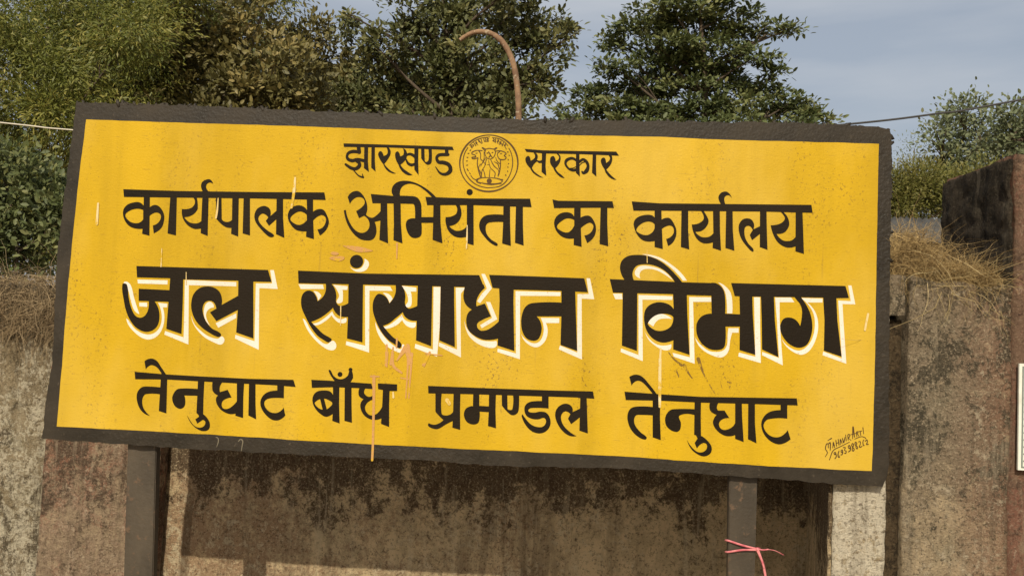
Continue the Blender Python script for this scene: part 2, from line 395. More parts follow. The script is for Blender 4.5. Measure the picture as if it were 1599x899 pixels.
inner = px2([(135,187),(300,192.5),(420,196),(540,200),(700,206.5),(800,209),(920,212),(1040,214.5),(1160,219.5),(1290,222.5),(1372,225),(1370,330),(1368.5,400),(1366,570),(1363,680),(1361,735),(1320,733),(1200,727),(1080,719.5),(960,711),(780,703),(620,695),(500,689),(380,681),(240,673),(160,669),(89,665.5),(97,570),(107,440),(121,300),(128,240)])
oo = densify(outer, .012, .0045, 22)
board_out = sheet('board_panel', cdt([oo]), 0, .03, M_border, sb)
sheet('yellow_field', cdt([densify(inner, .02, .0016, 14)]), -.0012, .001, M_yellow, sb)['label'] = 'yellow painted field'
# ragged folded lips of the sheet along the top and right edge
lip = []
for i, (x, z) in enumerate(oo):
    if (z > 2.33 and random.random() < .42) or (x > 1.25 and z > 1.9 and random.random() < .35):
        r = random.uniform(.003, .009); lip.append((x, z, r))
bm = bmesh.new()
for x, z, r in lip:
    m_ = Matrix.Translation((x, random.uniform(.002, .02), z)) @ Matrix.Rotation(random.uniform(0, 3), 4, 'Y') @ Matrix.Diagonal((r * 2.2, r * .8, r, 1))
    bmesh.ops.create_icosphere(bm, subdivisions=1, radius=1, matrix=m_)
tag(from_bm('crumbled_edge', bm, M_border, sb, True), kind='stuff')

LETTERS = """@ jal K
P -14330,17695c -9416,17761c -9256,17333c -9921,17317c -10493,17325c -12550,17282c -13032,17303c -14276,17282c
P -13030,17402c -12550,17423c -12503,16485c -12467,15293c -13044,15452c -13030,16461c
P -14182,16866c -12953,16864c -12947,16441c -14150,16425c
P -14807,17003 -14642,17001 -14540,16534 -14438,16209 -14282,15920 -14130,15819 -13962,15832 -13827,15969 -13762,16193 -13782,16474c -13599,16482c -13411,16209 -13338,15931 -13367,15601 -13521,15397 -13779,15310 -14049,15372 -14303,15557 -14547,15922 -14703,16385
P -11052,16410c -10411,16804c -10387,16291c -11203,15819c -11463,16125c -11234,16271c -11345,16491 -11516,16548 -11678,16475 -11747,16285 -11711,16052 -11583,15787 -11352,15546 -11131,15449 -11000,15348 -11046,15257 -11190,15274 -11437,15388 -11710,15552 -11966,15797 -12132,16117 -12181,16406 -12127,16737 -11928,16975 -11647,17063 -11381,17033 -11156,16883 -11054,16644
P -10490,17419c -9938,17443c -9796,15256c -10440,15444c -10435,16298c
@ jal_w W
P -9331,17760c -9198,17766c -9012,17086c -9692,17089c -9571,14858c -10473,15224c -10467,15354c -9742,15156c -9831,17251c -9228,17278c
P -14255,17198c -13122,17219c -13121,17068c -14230,17057c
P -14763,17062 -14634,17096 -14479,16952 -14324,16497 -14090,15934c -14293,16075 -14438,16397 -14544,16722 -14637,16931
P -14130,16355c -13832,16368c -13821,16214c -14111,16224c
P -13424,16387c -13071,16365c -13076,16234c -13234,16226c -13145,15846 -13190,15469 -13361,15180 -13639,15036 -13931,15083 -14234,15279 -14470,15526 -14569,15756c -14482,15690 -14245,15419 -13993,15267 -13700,15211 -13465,15292 -13289,15511 -13240,15841 -13312,16167
P -12476,17261c -10561,17266c -10551,17112c -12319,17080c -12183,14923c -13101,15239c -13087,15371c -12377,15171c -12413,16020c
P -11489,16507 -11365,16433 -11332,16304c -11495,16250 -11595,16105 -11583,15918 -11420,15636c -11611,15847 -11691,16100 -11669,16335 -11605,16455
P -12147,15986c -12005,15665 -11750,15434 -11451,15252 -11113,15184 -10966,15275 -10876,15205 -10868,15084 -10980,14976 -11197,15026 -11591,15208 -11896,15474 -12082,15745
P -11222,15739c -10486,16132c -10475,15969c -11116,15580c
@ san K
P -8304,17786c -5795,17788c -1699,17910c -1492,17462c -2140,17461c -4696,17417c -6429,17373c -8257,17330c
O -6176,18209,242
P -7281,17443c -7064,17373c -6911,17180 -6840,16927 -6837,16718 -6721,16584 -6548,16606 -6366,16707c -6337,16207c -6642,16202 -6828,16324 -6942,16504c -7119,16320 -7389,16112 -7709,15958c -7510,15773 -7237,15540 -7009,15426 -6920,15347 -7031,15249 -7176,15307 -7444,15470 -7708,15773 -7917,16111 -8078,16429 -8124,16706 -8077,16941 -7919,17074 -7729,17050 -7603,16916 -7520,16710c -7319,16896 -7239,17142
P -6424,17457c -5895,17481c -5864,16785c -5793,15308c -6361,15419c -6375,16298c
P -4725,17509c -4521,17448c -4385,17269 -4326,17040 -4324,16762 -4209,16606 -4047,16627 -3829,16739c -3814,16185c -4093,16182 -4299,16301 -4387,16459c -4632,16240 -4854,16045 -5082,15942c -4883,15720 -4662,15523 -4445,15395 -4368,15261 -4456,15165 -4602,15282 -4867,15444 -5166,15776 -5429,16295 -5494,16617 -5461,16873 -5332,17064 -5144,17050 -4997,16940 -4893,16746c -4742,16975 -4685,17209
P -3899,17513c -3374,17536c -3354,16899c -3302,15289c -3854,15470c -3872,16413c
P -3072,17549c -2586,17571c -2553,16935c -2447,15298c -3012,15510c -3048,16913c
P -2153,17645c -1525,17581c -1473,17459c -1648,17252 -1743,17018 -1740,16788c -1446,16902c -1207,16453c -1532,16301 -1682,16170 -1656,16010 -1513,15925 -1241,16007 -866,16345c -835,15705c -1130,15622 -1452,15616 -1781,15752 -1999,15948 -2082,16220 -2049,16497 -1896,16665c -2112,16817 -2214,17020 -2227,17273
P -1344,17935c 415,17952c 2063,17960c 2211,17471c 1764,17474c 1261,17474c -435,17445c -1197,17475c
P -977,17697c -439,17721c -425,17031c -310,15264c -914,15427c -921,17009c
P 1348,17057c 275,16999 29,16868 -92,16587 -113,16266 -54,15971 104,15736 359,15657 538,15748 629,16049 581,16321 425,16529c 1369,16572c
P 1258,17750c 1742,17771c 1821,16676c 1922,15372c 1323,15557c 1306,16652c
@ san_w W
P -6410,18017c -6226,17923 -5994,17989 -5888,18180 -5896,18319c -5750,18232 -5718,18094 -5803,17927 -5986,17840 -6222,17862
P -8255,17293c -7358,17314c -7311,17162c -8159,17124c
P -7692,17066c -7516,17036 -7390,16902c -7497,16725c -7554,16895
P -6991,17330c -6448,17298c -6454,17168c -6628,17160c -6598,16891 -6625,16714 -6812,16696 -6741,16932 -6840,17160
P -8022,16060c -7924,15995 -7690,15634 -7388,15324 -7098,15176 -6871,15312 -6740,15170 -6782,15007 -6944,14966 -7184,15057 -7529,15318 -7833,15674
P -7658,15891c -7382,15992 -6958,16373c -6828,16175 -6636,16101 -6443,16165c -6442,15994 -6675,15969 -6831,16064 -6972,16224c -7194,16005 -7490,15838
P -5816,17345c -4904,17362c -4802,17204c -5643,17176c -5530,14952c -6395,15187c -6379,15317c -5683,15189c
P -5148,17119c -4935,17082 -4786,16917c -4885,16765c -4974,16941
P -4509,17403c -3946,17358c -3939,17219c -4148,17210c -4088,16958 -4120,16679 -4292,16671 -4218,16860 -4284,17135
P -5369,16067c -5213,15797 -4914,15442 -4622,15226 -4385,15136 -4324,15309 -4238,15175 -4331,15010 -4566,15045 -4950,15256 -5252,15657
P -5070,15896c -4805,16010 -4415,16365c -4254,16156 -3903,16112c -3939,15926 -4197,15960 -4395,16182c -4616,15964 -4959,15832
P -3321,17409c -3075,17420c -3028,15992c -3065,14924c -3886,15192c -3875,15344c -3226,15169c
P -2518,17421c -2162,17437c -2322,17222c -2299,16486c -2207,14939c -3025,15303c -3018,15431c -2359,15211c
P -2154,16285c -2047,15992 -1827,15750 -1496,15582 -967,15584c -959,15402 -1116,15326 -1440,15379 -1771,15546 -2015,15810
P -1622,17955c -1498,17961c -1219,17456c -1617,16908c -1726,16963c -1578,17233c -1394,17439c
P -1403,16964c -1250,16957c -973,16363c -1509,16017c -1578,16119c -1159,16401c
P -364,17393c 1241,17428c 1247,17290c -195,17235c -99,14978c -912,15198c -909,15322c -246,15176c
P 573,16481c 1235,16502c 1243,16329c 764,16307c 845,16036 791,15714 574,15466 346,15442 64,15611 -95,15877c 59,15702 340,15569 566,15635 691,15892 686,16211
P 2145,17963c 2268,17969c 2449,17230c 2002,17233c 2103,15076c 1270,15395c 1301,15533c 1925,15313c 1850,17386c 2246,17404c
@ vibhag K
P 3561,17897c 3393,18119 3314,18390 3372,18645 3570,18814 3841,18872 4204,18864 4617,18744 4987,18508 5314,18203 5549,17939c 5278,17950c 5089,18193 4810,18409 4489,18533 4171,18555 3901,18484 3781,18296 3780,18090 3870,17888c
P 2967,17972c 5593,17973c 6627,17991c 6642,17546c 5699,17527c 5203,17536c 3939,17512c 3100,17497c
P 3443,17663c 3955,17686c 4027,15474c 3492,15638c
P 5268,16993c 5081,17167 4763,17230 4495,17163 4298,16994 4231,16741 4276,16379 4399,16113 4633,15897 4951,15812 5329,15939c
H 5255,16734c 5094,16817 4779,16812 4535,16687 4364,16452c 4481,16321 4711,16218 4980,16253 5199,16422
P 5205,17742c 5691,17763c 5745,16856c 5872,15427c 5296,15589c 5274,16834c
P 6537,17992c 6762,17970 6971,17775 7048,17460 7065,16931c 7611,16929c 7624,16504c 7089,16479c 7107,15925 7038,15718 6795,15639 6526,15680 6273,15862 6116,16126 6075,16418 6134,16656 6307,16837 6596,16909c
P 7528,17845c 7974,17865c 8025,16961c 8157,15538c 7606,15678c 7579,16941c
P 7238,18018c 11198,18089c 11328,17676c 10865,17646c 10423,17649c 7512,17563c 7378,17566c
P 8277,17833c 8722,17853c 8798,16771c 8955,15501c 8385,15738c 8341,16750c
P 9379,17746c 9494,17571 9669,17353 9730,17085 9676,16610c 9538,16806 9336,16895 9115,16854 8997,16645 9004,16420 9135,16157 9363,15943 9653,15858 9915,15969 10061,16290 10096,16652 10018,17053 9854,17384 9602,17711c
P 10427,17838c 10882,17859c 10951,16871c 11128,15616c 10516,15796c 10510,16851c
@ vibhag_w W
P 4066,18904c 4384,18895 4750,18796 5213,18518 5492,18279 5690,18036c 5546,18030c 5358,18250 5032,18533 4662,18746
P 4054,18047c 3878,18140 3854,18299 3993,18465 4263,18500 4674,18426 4950,18278 5208,18015c 4862,18238 4540,18375 4222,18384 4067,18308 4013,18169
P 3102,17456c 3419,17470c 3449,17275c 3200,17264c
P 4009,17451c 5206,17459c 5202,17331c 4151,17293c 4247,15122c 3455,15410c 3464,15533c 4091,15327c
P 4385,16475c 4557,16711 4824,16814 5074,16757 5213,16650c 5010,16663 4741,16605 4570,16361c
P 4234,16309c 4333,16064 4591,15804 4865,15704 5222,15767c 5184,15584 4961,15550 4686,15673 4407,15909
P 5791,17458c 6554,17483c 6569,17325c 5932,17296c 6062,15121c 5328,15333c 5278,15466c 5888,15338c
P 6783,18016c 6988,17934 7220,17695 7297,17381 7311,16951c 7132,16943c 7105,17372 7041,17687 6922,17886
P 6043,16055c 6207,15836 6528,15603 6842,15574 7063,15652 7168,15837 7179,16199 7194,16425c 7550,16442c 7555,16284c 7333,16274c 7274,16023 7220,15614 7026,15402 6758,15412 6395,15574 6164,15789
P 8051,17551c 8260,17560c 8292,16522c 8357,15256c 7569,15451c 7591,15587c 8160,15471c
P 8783,17575c 9338,17600c 9454,17442c 8944,17419c 8962,16779c 9118,15213c 8391,15536c 8396,15649c 8978,15466c 8873,16775c
P 9671,17601c 10424,17613c 10419,17477c 9897,17453c 10171,17150 10292,16751 10260,16300 10073,15842 9814,15628 9548,15660 9232,15869 9047,16152c 9276,15894 9634,15754 9896,15879 10108,16203 10184,16656 10129,17058 9944,17365
P 11295,18112c 11405,18116c 11553,17461c 11113,17454c 11158,16881c 11296,15378c 10476,15638c 10494,15764c 11138,15549c 10964,17569c 11396,17566c
@ karyapalak K
P -15034,20507c -12922,20521c -10038,20594c -7506,20677c -7442,20401c -10023,20357c -14988,20222c
P -14243,20337c -14015,20346c -13924,18827c -14200,18887c -14202,19576c
P -14195,19886c -14366,20036 -14585,20037 -14845,19932 -14976,19736 -14941,19451 -14766,19196 -14514,19078 -14175,19078c
H -14225,19765c -14471,19803 -14732,19721 -14889,19548 -14728,19341 -14528,19268 -14336,19294 -14200,19424c
P -13999,19860c -13803,19972 -13604,19895 -13441,19654 -13415,19417 -13500,19129 -13767,18928c -13821,19211c -13635,19313 -13537,19507 -13586,19648 -13759,19689 -13977,19551c
P -13238,20328c -12996,20337c -12927,18877c -13245,18940c
P -12400,20313c -12310,20197 -12310,20055 -12444,19907 -12769,19861c -12736,19587 -12599,19355 -12395,19197 -12198,19144 -11961,19191c -11960,19523c -12118,19374 -12358,19355 -12531,19429 -12662,19566c -12378,19648 -12199,19845 -12188,20036 -12245,20309c
P -12036,20422c -11805,20431c -11739,18907c -12005,19000c
P -12002,20495c -12102,20681 -12099,20848 -11986,20957 -11795,20993 -11663,20826c -11788,20879 -11903,20808 -11908,20665 -11752,20499c
P -11525,20347c -11319,20355c -11255,19551c -11163,19470 -10994,19458 -10842,19558c -10850,19246c -11052,19252 -11252,19362 -11467,19566c
P -10914,20418c -10675,20427c -10600,18930c -10869,19023c -10872,19567c
P -10493,20434c -10259,20443c -10163,18991c -10440,19055c
P -9209,19964c -9456,19727c -9482,19976 -9647,20088 -9813,20072 -9973,19957 -10045,19741 -9992,19507 -9810,19279 -9556,19044 -9383,18957 -9269,19028 -9518,19196 -9770,19398 -9887,19582 -9862,19725 -9725,19811 -9525,19677c -9612,19546c -9481,19372c -9190,19658c
P -9266,20481c -9028,20491c -8977,19690c -8883,18954c -9200,19078c
P -8151,20477c -7914,20487c -7868,19734c -7787,18953c -8086,19030c -8081,19726c
P -8097,19984c -8273,20142 -8512,20157 -8718,20030 -8802,19838 -8779,19627 -8631,19398 -8432,19250 -8065,19232c
H -8107,19828c -8332,19942 -8542,19872 -8705,19663 -8542,19495 -8326,19457 -8090,19631c
P -7895,19936c -7721,20046 -7507,20041 -7352,19826 -7276,19593 -7346,19332 -7578,19097c -7686,19318c -7492,19397 -7387,19613 -7420,19776 -7590,19840 -7875,19607c
@ abhiyanta K
P -6636,20536c -6505,20715 -6286,20776 -6110,20665 -5954,20421 -5892,20165 -5931,19929c -5722,19820 -5561,19897 -5380,20106c -5359,19741c -5596,19675c -5522,19453 -5523,19219 -5630,19037 -5839,18987 -6125,19045 -6422,19300 -6631,19643 -6750,20052c -6675,20064c -6593,19785 -6408,19464 -6210,19294 -6019,19255 -5845,19347 -5776,19537 -5835,19745 -5998,19880c -6177,19788c -6300,20041c -6052,20239 -6000,20396 -6092,20529 -6283,20550 -6442,20449 -6542,20290c
P -5420,20489c -5185,20498c -5122,19610c -5059,18911c -5385,19029c -5388,19740c
P -5795,20686c -4991,20647c -4264,20665 -4074,20612 -3947,20429 -3912,20220 -3896,19917c -3429,19935c -3418,19726c -3885,19707c -3860,19428 -3883,19240 -4042,19150 -4231,19179 -4381,19360 -4452,19637 -4382,19804 -4127,19861c -4158,20257 -4211,20382c -4671,20378c -5714,20351c
P -4870,20581c -5020,20740 -5022,20951 -4900,21120 -4669,21209 -4340,21198 -4005,21084 -3666,20885 -3382,20639c -3536,20633c -3807,20880 -4097,21057 -4382,21116 -4613,21037 -4721,20869 -4706,20597c
P -4951,20507c -4693,20517c -4630,19630c -4536,18933c -4869,19036c -4887,19620c
P -3791,20656c -2119,20664c 2,20737c 71,20433c -2014,20426c -3714,20359c
P -3486,20471c -3239,20480c -3188,19688c -3082,18994c -3447,19109c -3461,19724c
P -2738,20453c -2612,20271 -2671,20059 -3015,19952c -3004,19742 -2897,19467 -2702,19289 -2466,19229 -2190,19287c -2211,19704c -2342,19536 -2571,19471 -2737,19520 -2868,19631c -2586,19759 -2458,19997 -2460,20207 -2552,20461c
P -2275,20518c -2033,20527c -1951,18976c -2224,19039c -2233,19680c
O -2191,20891,112
P -904,20115c -1487,20092 -1690,19982 -1786,19768 -1752,19537 -1588,19311 -1369,19102 -1118,18983 -1094,19067 -1328,19206 -1500,19408 -1548,19638 -1495,19780 -1312,19838 -891,19855c
P -953,20570c -713,20579c -675,19790c -610,19004c -928,19083c -928,19854c
P -498,20541c -248,20551c -214,19808c -151,19037c -468,19126c
@ ka K
P 805,20741c 1027,20703c 2952,20759c 3017,20516c 2596,20514c 878,20432c
P 1594,20576c 1823,20585c 1853,19892c 1924,19078c 1637,19135c
P 1635,20059c 1530,20249 1298,20300 1049,20207 911,19993 942,19716 1128,19469 1362,19363 1664,19376c
H 1617,20031c 1376,20081 1174,19980 1013,19765 1190,19611 1399,19573 1532,19671 1626,19837c
P 1825,20113c 1991,20198 2174,20192 2344,19981 2409,19730 2343,19450 2114,19224c 1998,19491c 2200,19583 2306,19772 2278,19909 2139,19950 1842,19720c
P 2537,20613c 2775,20623c 2803,19930c 2867,19140c 2558,19206c
@ karyalay K
P 3638,20781c 4632,20751c 6893,20816c 9947,20904c 9999,20623c 8248,20599c 4642,20488c 3710,20451c
P 4456,20596c 4692,20606c 4750,19779c 4801,19120c 4509,19181c
P 4489,20197c 4376,20307 4148,20317 3878,20227 3748,20061 3766,19831 3904,19561 4138,19386 4519,19402c
H 4478,19998c 4293,20083 4024,20003 3842,19765 3992,19633 4221,19597 4399,19696 4483,19860c
P 4691,20136c 4833,20229 5014,20227 5181,20003 5256,19800 5242,19570 5136,19359 4982,19238c 4905,19487c 5083,19586 5168,19750 5116,19932 4956,19962 4703,19805c
P 5408,20634c 5643,20643c 5672,19817c 5732,19145c 5435,19220c
P 6066,20568c 6185,20388 6191,20228 6015,20083 5790,20042c 5869,19733 6035,19488 6264,19383 6595,19452c 6584,19808c 6436,19642 6212,19600 6029,19671 5926,19790c 6159,19837 6333,20027 6372,20212 6274,20415 6165,20572c
P 6514,20677c 6753,20687c 6789,19862c 6848,19147c 6549,19235c 6557,19784c
P 6978,20696c 7202,20704c 7238,19881c 7315,19166c 6998,19253c
P 6803,20790c 6697,21006 6724,21145 6833,21242 7005,21248 7164,21047c 7040,21135 6929,21084 6901,20968 6956,20796c
P 8210,20089c 7954,19956c 7971,20139 7876,20296 7718,20335 7562,20283 7447,20095 7455,19844 7562,19574 7772,19309 7956,19157 7976,19249 7790,19446 7671,19670 7642,19897 7682,20036 7816,20064 7932,19932c 7835,19745c 7921,19566c 8218,19829c
P 8163,20742c 8387,20751c 8425,19929c 8468,19247c 8197,19336c
P 8829,20654c 8990,20500 9038,20365 8887,20199 8553,20126c 8652,19801 8817,19535 9044,19385 9268,19362 9479,19435c 9468,19835c 9327,19638 9128,19584 8948,19631 8763,19829c 9030,19885 9180,20097 9188,20280 9102,20482 8918,20657c
P 9406,20791c 9638,20800c 9687,19981c 9736,19155c 9441,19233c
@ tenughat1 K
P -14114,13840c -12975,13803c -11733,13795c -9833,13798c -8232,13841c -8132,13592c -8877,13615c -10295,13612c -12914,13620c -14070,13571c
P -12936,13796c -13136,14051 -13320,14275 -13541,14348 -13773,14239c -13705,13953c -13547,14101 -13378,14086 -13227,13977 -13094,13797c
P -13094,13323c -13540,13333 -13801,13296 -13954,13103 -13959,12847 -13842,12551 -13661,12366 -13430,12281c -13672,12514 -13750,12742 -13740,12928 -13639,13054 -13075,13069c
P -13119,13680c -12885,13691c -12827,12400c -13109,12473c -13114,13076c
P -11682,13334c -12320,13325 -12507,13269 -12635,13054 -12631,12869 -12512,12666 -12316,12593 -12179,12684 -12154,12870 -12207,13080c -11665,13094c
P -11739,13749c -11502,13760c -11490,13043c -11460,12388c -11611,12381c -11713,12477c -11723,13101c
P -11638,12425c -11449,12435c -11271,12269 -11188,12089 -11223,11912 -11384,11839 -11600,11883 -11850,12054 -11997,12254 -12052,12367c -11946,12211 -11776,12021 -11582,11953 -11419,12008 -11358,12149 -11444,12237 -11536,12186 -11653,12097c -11740,12245c -11609,12344c
P -11190,13660c -10818,13642c -10911,13466 -10898,13267c -10620,13365c -10459,13096c -10728,12999 -10804,12870 -10765,12711 -10635,12671 -10450,12750 -10226,13006c -10196,12556c -10419,12498 -10625,12533 -10847,12660 -11004,12883 -11017,13067 -10951,13140c -11149,13269 -11195,13451
P -10304,13751c -10030,13765c -10025,13118c -9986,12383c -10274,12450c -10255,13014c
P -9854,13750c -9618,13762c -9563,12911c -9504,12362c -9795,12485c
P -8811,13687c -8562,13700c -8542,13166c -8785,13274c
P -8554,13424c -9005,13401 -9256,13273 -9382,13036 -9342,12784 -9137,12519 -8892,12371 -8657,12384 -8447,12555c -8521,12827c -8698,12657 -8908,12623 -9102,12705 -9231,12882 -9218,13044 -9035,13141 -8538,13167c
@ bandh K
P -7573,13878c -6691,13877c -5382,13846c -5316,13657c -5745,13667c -6771,13652c -7536,13590c
P -6966,14249 -6901,14253 -6772,14057 -6603,13959 -6416,13969 -6260,14091 -6200,14278 -6131,14282 -6070,14124 -6076,13986 -6220,13818 -6642,13833 -6840,14016
O -6542,14123,88
O -6169,14307,70
P -6777,13744c -6544,13755c -6512,13069c -6453,12376c -6723,12453c -6727,13058c
P -6728,13310c -6855,13487 -7091,13521 -7345,13462 -7476,13294 -7476,13065 -7355,12842 -7157,12669 -6942,12588 -6694,12739c
H -7400,13046 -7326,13141 -7213,13207c -7097,12832c -7264,12892
H -7074,13232c -6907,13186 -6761,13079 -6846,12937 -6948,12854c
P -6347,13742c -6100,13755c -6061,13092c -6008,12422c -6282,12476c
P -5772,13739c -5832,13562 -5798,13380 -5630,13288c -5736,13109 -5700,12882 -5549,12684 -5310,12573 -5078,12585 -4907,12672c -4915,13142c -5092,12822 -5318,12719 -5486,12801 -5566,12980 -5505,13143 -5349,13266 -5266,13270c -5259,13476c -5449,13375 -5618,13481 -5624,13595 -5540,13751c
P -5151,13871c -4454,13870c -4441,13633c -4718,13618c -5130,13666c
P -4955,13698c -4714,13710c -4702,13162c -4657,12343c -4954,12441c -4948,13149c
@ pramandal K
P -3333,13872c -1230,13896c 1053,13934c 2539,13974c 2595,13719c 1970,13732c -1677,13659c -3310,13608c
P -3061,13703c -2821,13715c -2798,12919 -2671,12858 -2489,12903 -2354,13056c -2336,12702c -2587,12567 -2899,12369 -3107,12380 -3258,12463 -3240,12555c -3044,12511 -2863,12575 -2722,12696c -2901,12846 -3023,12976c
P -2408,13736c -2164,13748c -2144,13067c -2104,12379c -2387,12441c -2391,13054c
P -1703,13726c -1488,13737c -1465,13261c -1089,13258c -1079,13054c -1441,13058c -1437,12786 -1489,12647 -1670,12592 -1880,12672 -1997,12893 -1949,13122 -1771,13232 -1692,13227c
P -1140,13755c -893,13768c -881,13133c -832,12501c -1119,12567c -1119,13120c
P -686,13733c -489,13743c -455,13200c -371,13168 -281,13209 -282,13708c -68,13719c -55,13243 -93,13083 -226,12995 -364,13024 -661,13316c
P 740,13805c 976,13817c 992,13456c 756,13444c
P 988,13537c 434,13518 211,13416 142,13231 220,13009 416,12906 644,12895 860,12952 930,12820 837,12657 634,12624 403,12702 189,12908 91,13047c 53,12991c 199,12691 436,12469 712,12403 944,12492 1084,12715 1060,12962 929,13136 723,13171 498,13123 315,13140 288,13216 399,13281 999,13294c
P 2139,13366c 1847,13207c 1826,13386 1663,13491 1460,13458 1286,13290 1241,13062 1330,12796 1523,12536 1779,12379 2027,12383c 1796,12505 1560,12718 1460,12938 1475,13120 1606,13226 1778,13135c 1699,12973c 1820,12786c 2152,13074c
P 2101,13829c 2318,13841c 2359,13301c 2420,12494c 2119,12577c
@ tenughat2 K
P 3646,14021c 4883,13994c 6315,13977c 9629,14093c 9667,13850c 8011,13818c 6322,13776c 4892,13770c 3702,13731c
P 4794,13976c 4512,14313 4255,14571 4027,14640 3796,14548c 3885,14245c 4014,14401 4170,14422 4332,14326 4636,13995c
P 4685,13534c 4137,13528 3893,13448 3789,13240 3808,12972 3945,12687 4178,12476 4428,12386 4483,12470 4262,12637 4074,12851 4021,13050 4082,13211 4238,13241 4696,13243c
P 4641,13869c 4910,13883c 4921,13210c 4978,12398c 4693,12481c
P 6143,13534c 5483,13508 5262,13452 5113,13220 5132,12952 5286,12781 5512,12713 5634,12800 5657,13024 5603,13290 6151,13319c
P 6105,13854c 6328,13866c 6339,13284c 6372,12580c 6130,12647c
P 6183,12650c 6407,12609c 6635,12429 6753,12235 6715,12033 6519,11919 6296,11965 6044,12152 5887,12465c 6018,12262 6248,12065 6448,12062 6577,12181 6572,12336 6437,12374 6244,12176c 6157,12359c 6254,12520c
P 6655,13838c 6966,13854c 6884,13648 6932,13530c 7154,13541c 7327,13291c 7141,13259 7011,13163 6980,13027 7064,12898 7220,12875 7438,12985 7560,13192c 7575,12725c 7338,12658 7115,12700 6887,12866 6769,13083 6807,13264 6893,13380c 6689,13481 6626,13635
P 7512,13882c 7742,13894c 7768,13359c 7849,12486c 7553,12581c
P 7964,13883c 8194,13895c 8217,13160c 8291,12465c 7996,12591c
P 9078,13918c 9312,13930c 9313,13440c 9091,13473c
P 9315,13654c 8813,13614 8553,13445 8438,13171 8505,12863 8711,12608 8979,12480 9199,12501 9458,12670c 9352,12975c 9147,12764 8928,12708 8706,12785 8545,12977 8527,13154 8668,13317 9323,13374c
@ jharkhand K
P -6906,22505c -5924,22512c -2901,22525c -2844,22400c -5068,22414c -6885,22378c
S -6345,22411,140 -6310,22200,145
S -6319,22208,112 -6505,22221,126 -6673,22178,112 -6747,22070,95 -6711,21938,112 -6542,21879,126 -6374,21927,126 -6174,21906,117 -6044,21868,112
S -6415,21898,112 -6275,21789,117 -6289,21675,140 -6411,21586,126 -6583,21613,117 -6784,21736,84
S -6480,21540,39 -6313,21362,45 -6196,21304,61 -6104,21285,67
S -6151,21411,22 -6104,21280,61
P -6134,22447c -5992,22452c -5967,21857c -5911,21485c -6101,21625c
P -5870,22457c -5745,22461c -5712,21866c -5663,21508c -5833,21649c
P -5339,22447c -5208,22381 -5150,22255 -5178,22098 -5360,21808c -5284,21712 -5106,21563 -4908,21477c -5044,21472 -5247,21572 -5396,21793c -5524,21958 -5604,22126 -5582,22234 -5499,22266 -5404,22099c -5281,22166 -5265,22294
P -4959,22248 -4876,22276 -4796,22104c -4673,22187 -4713,22399c -4605,22346 -4546,22192 -4579,22007 -4765,21802c -4659,21664 -4483,21544 -4302,21437c -4505,21436 -4711,21578 -4841,21799c -4945,21979 -4982,22148
S -4572,22149,73 -4462,22201,95 -4333,22166,106 -4229,22076,84
S -4579,22007,56 -4486,21855,95 -4356,21803,106 -4217,21850,95
P -4293,22470c -4143,22475c -4122,21924c -4082,21440c -4248,21637c
P -4045,22436c -3924,22441c -3885,21975c -3827,21930 -3752,22009 -3783,22446c -3657,22450c -3629,22027 -3655,21885 -3765,21830 -3852,21872 -4017,22055c
S -3108,22456,129 -3096,22230,129
S -3049,22232,117 -3362,22206,117 -3455,22090,106 -3377,21946,123 -3208,21935,140 -3030,21880,140 -2940,21756,140 -2949,21615,151 -3101,21510,117 -3300,21545,78 -3480,21764,28
@ sarkar K
P -279,22537c 390,22510c 3015,22554c 3117,22412c 1780,22420c 395,22398c -204,22433c
P 32,22427c 180,22362 208,22237 178,22160c 296,22128 417,22216c 424,22068c 272,22043 173,22087 17,21851c 121,21715 293,21595 440,21516c 267,21552 66,21685 -47,21849c -170,21984 -232,22122 -215,22235 -114,22281 -45,22115c 84,22204 108,22303
P 352,22424c 505,22430c 504,21953c 548,21585c 370,21724c
P 838,22428c 993,22363 1035,22225 993,22055 862,21882c 951,21745 1094,21639 1210,21526c 1042,21575 868,21742 784,21893c 675,22043 655,22183 686,22282 788,22305 857,22128c 958,22208 968,22306
P 1578,22468c 1700,22473c 1714,22137c 1751,21602c 1601,21742c
S 1610,22176,73 1511,22242,89 1386,22251,101 1251,22176,112 1221,22035,78 1347,21872,73 1501,21827,101 1624,21854,101
S 1606,21960,28 1497,21906,28 1360,21886,34
S 1703,22137,95 1843,22232,95 1979,22133,106 2030,21981,106 1984,21826,145 1877,21738,95 1820,21792,56
S 1715,21997,28 1807,22107,34 1929,22145,39
P 2178,22476c 2302,22480c 2315,22019c 2343,21624c 2180,21763c
P 2703,22453c 2856,22403 2884,22264 2841,22095 2684,21893c 2800,21758 2914,21651 3061,21539c 2861,21588 2690,21754 2623,21905c 2511,22083 2478,22221 2524,22307 2612,22310 2666,22130c 2780,22232 2798,22331
@ seal B
R -1551,21969,1055,1030,52
S -2338,22515,34 -2444,22302,34 -2490,22039,34 -2451,21779,34 -2340,21523,36 -2147,21296,41 -1907,21149,36 -1619,21082,34 -1361,21092,31 -1106,21153,36 -907,21317,41 -765,21582,31 -690,21896,34 -702,22156,34 -765,22388,31 -849,22541,31
S -2290,22595,26 -2116,22758,31 -1862,22877,31 -1567,22929,26
S -1475,22911,26 -1240,22880,31 -1028,22770,31 -887,22631,26
S -2253,22635,26 -2195,22520,41 -2237,22584,31 -2135,22613,36 -2194,22494,21
S -2134,22705,31 -2051,22590,36
S -2058,22747,31 -2021,22683,52 -2066,22694,36 -1979,22619,21
S -1976,22815,31 -1907,22739,47 -1961,22763,36 -1839,22676,21
S -1874,22845,31 -1828,22703,36
S -1780,22887,31 -1753,22771,36 -1702,22772,36 -1720,22889,31
S -1668,22891,31 -1602,22854,36 -1665,22826,31 -1598,22776,36 -1675,22760,26
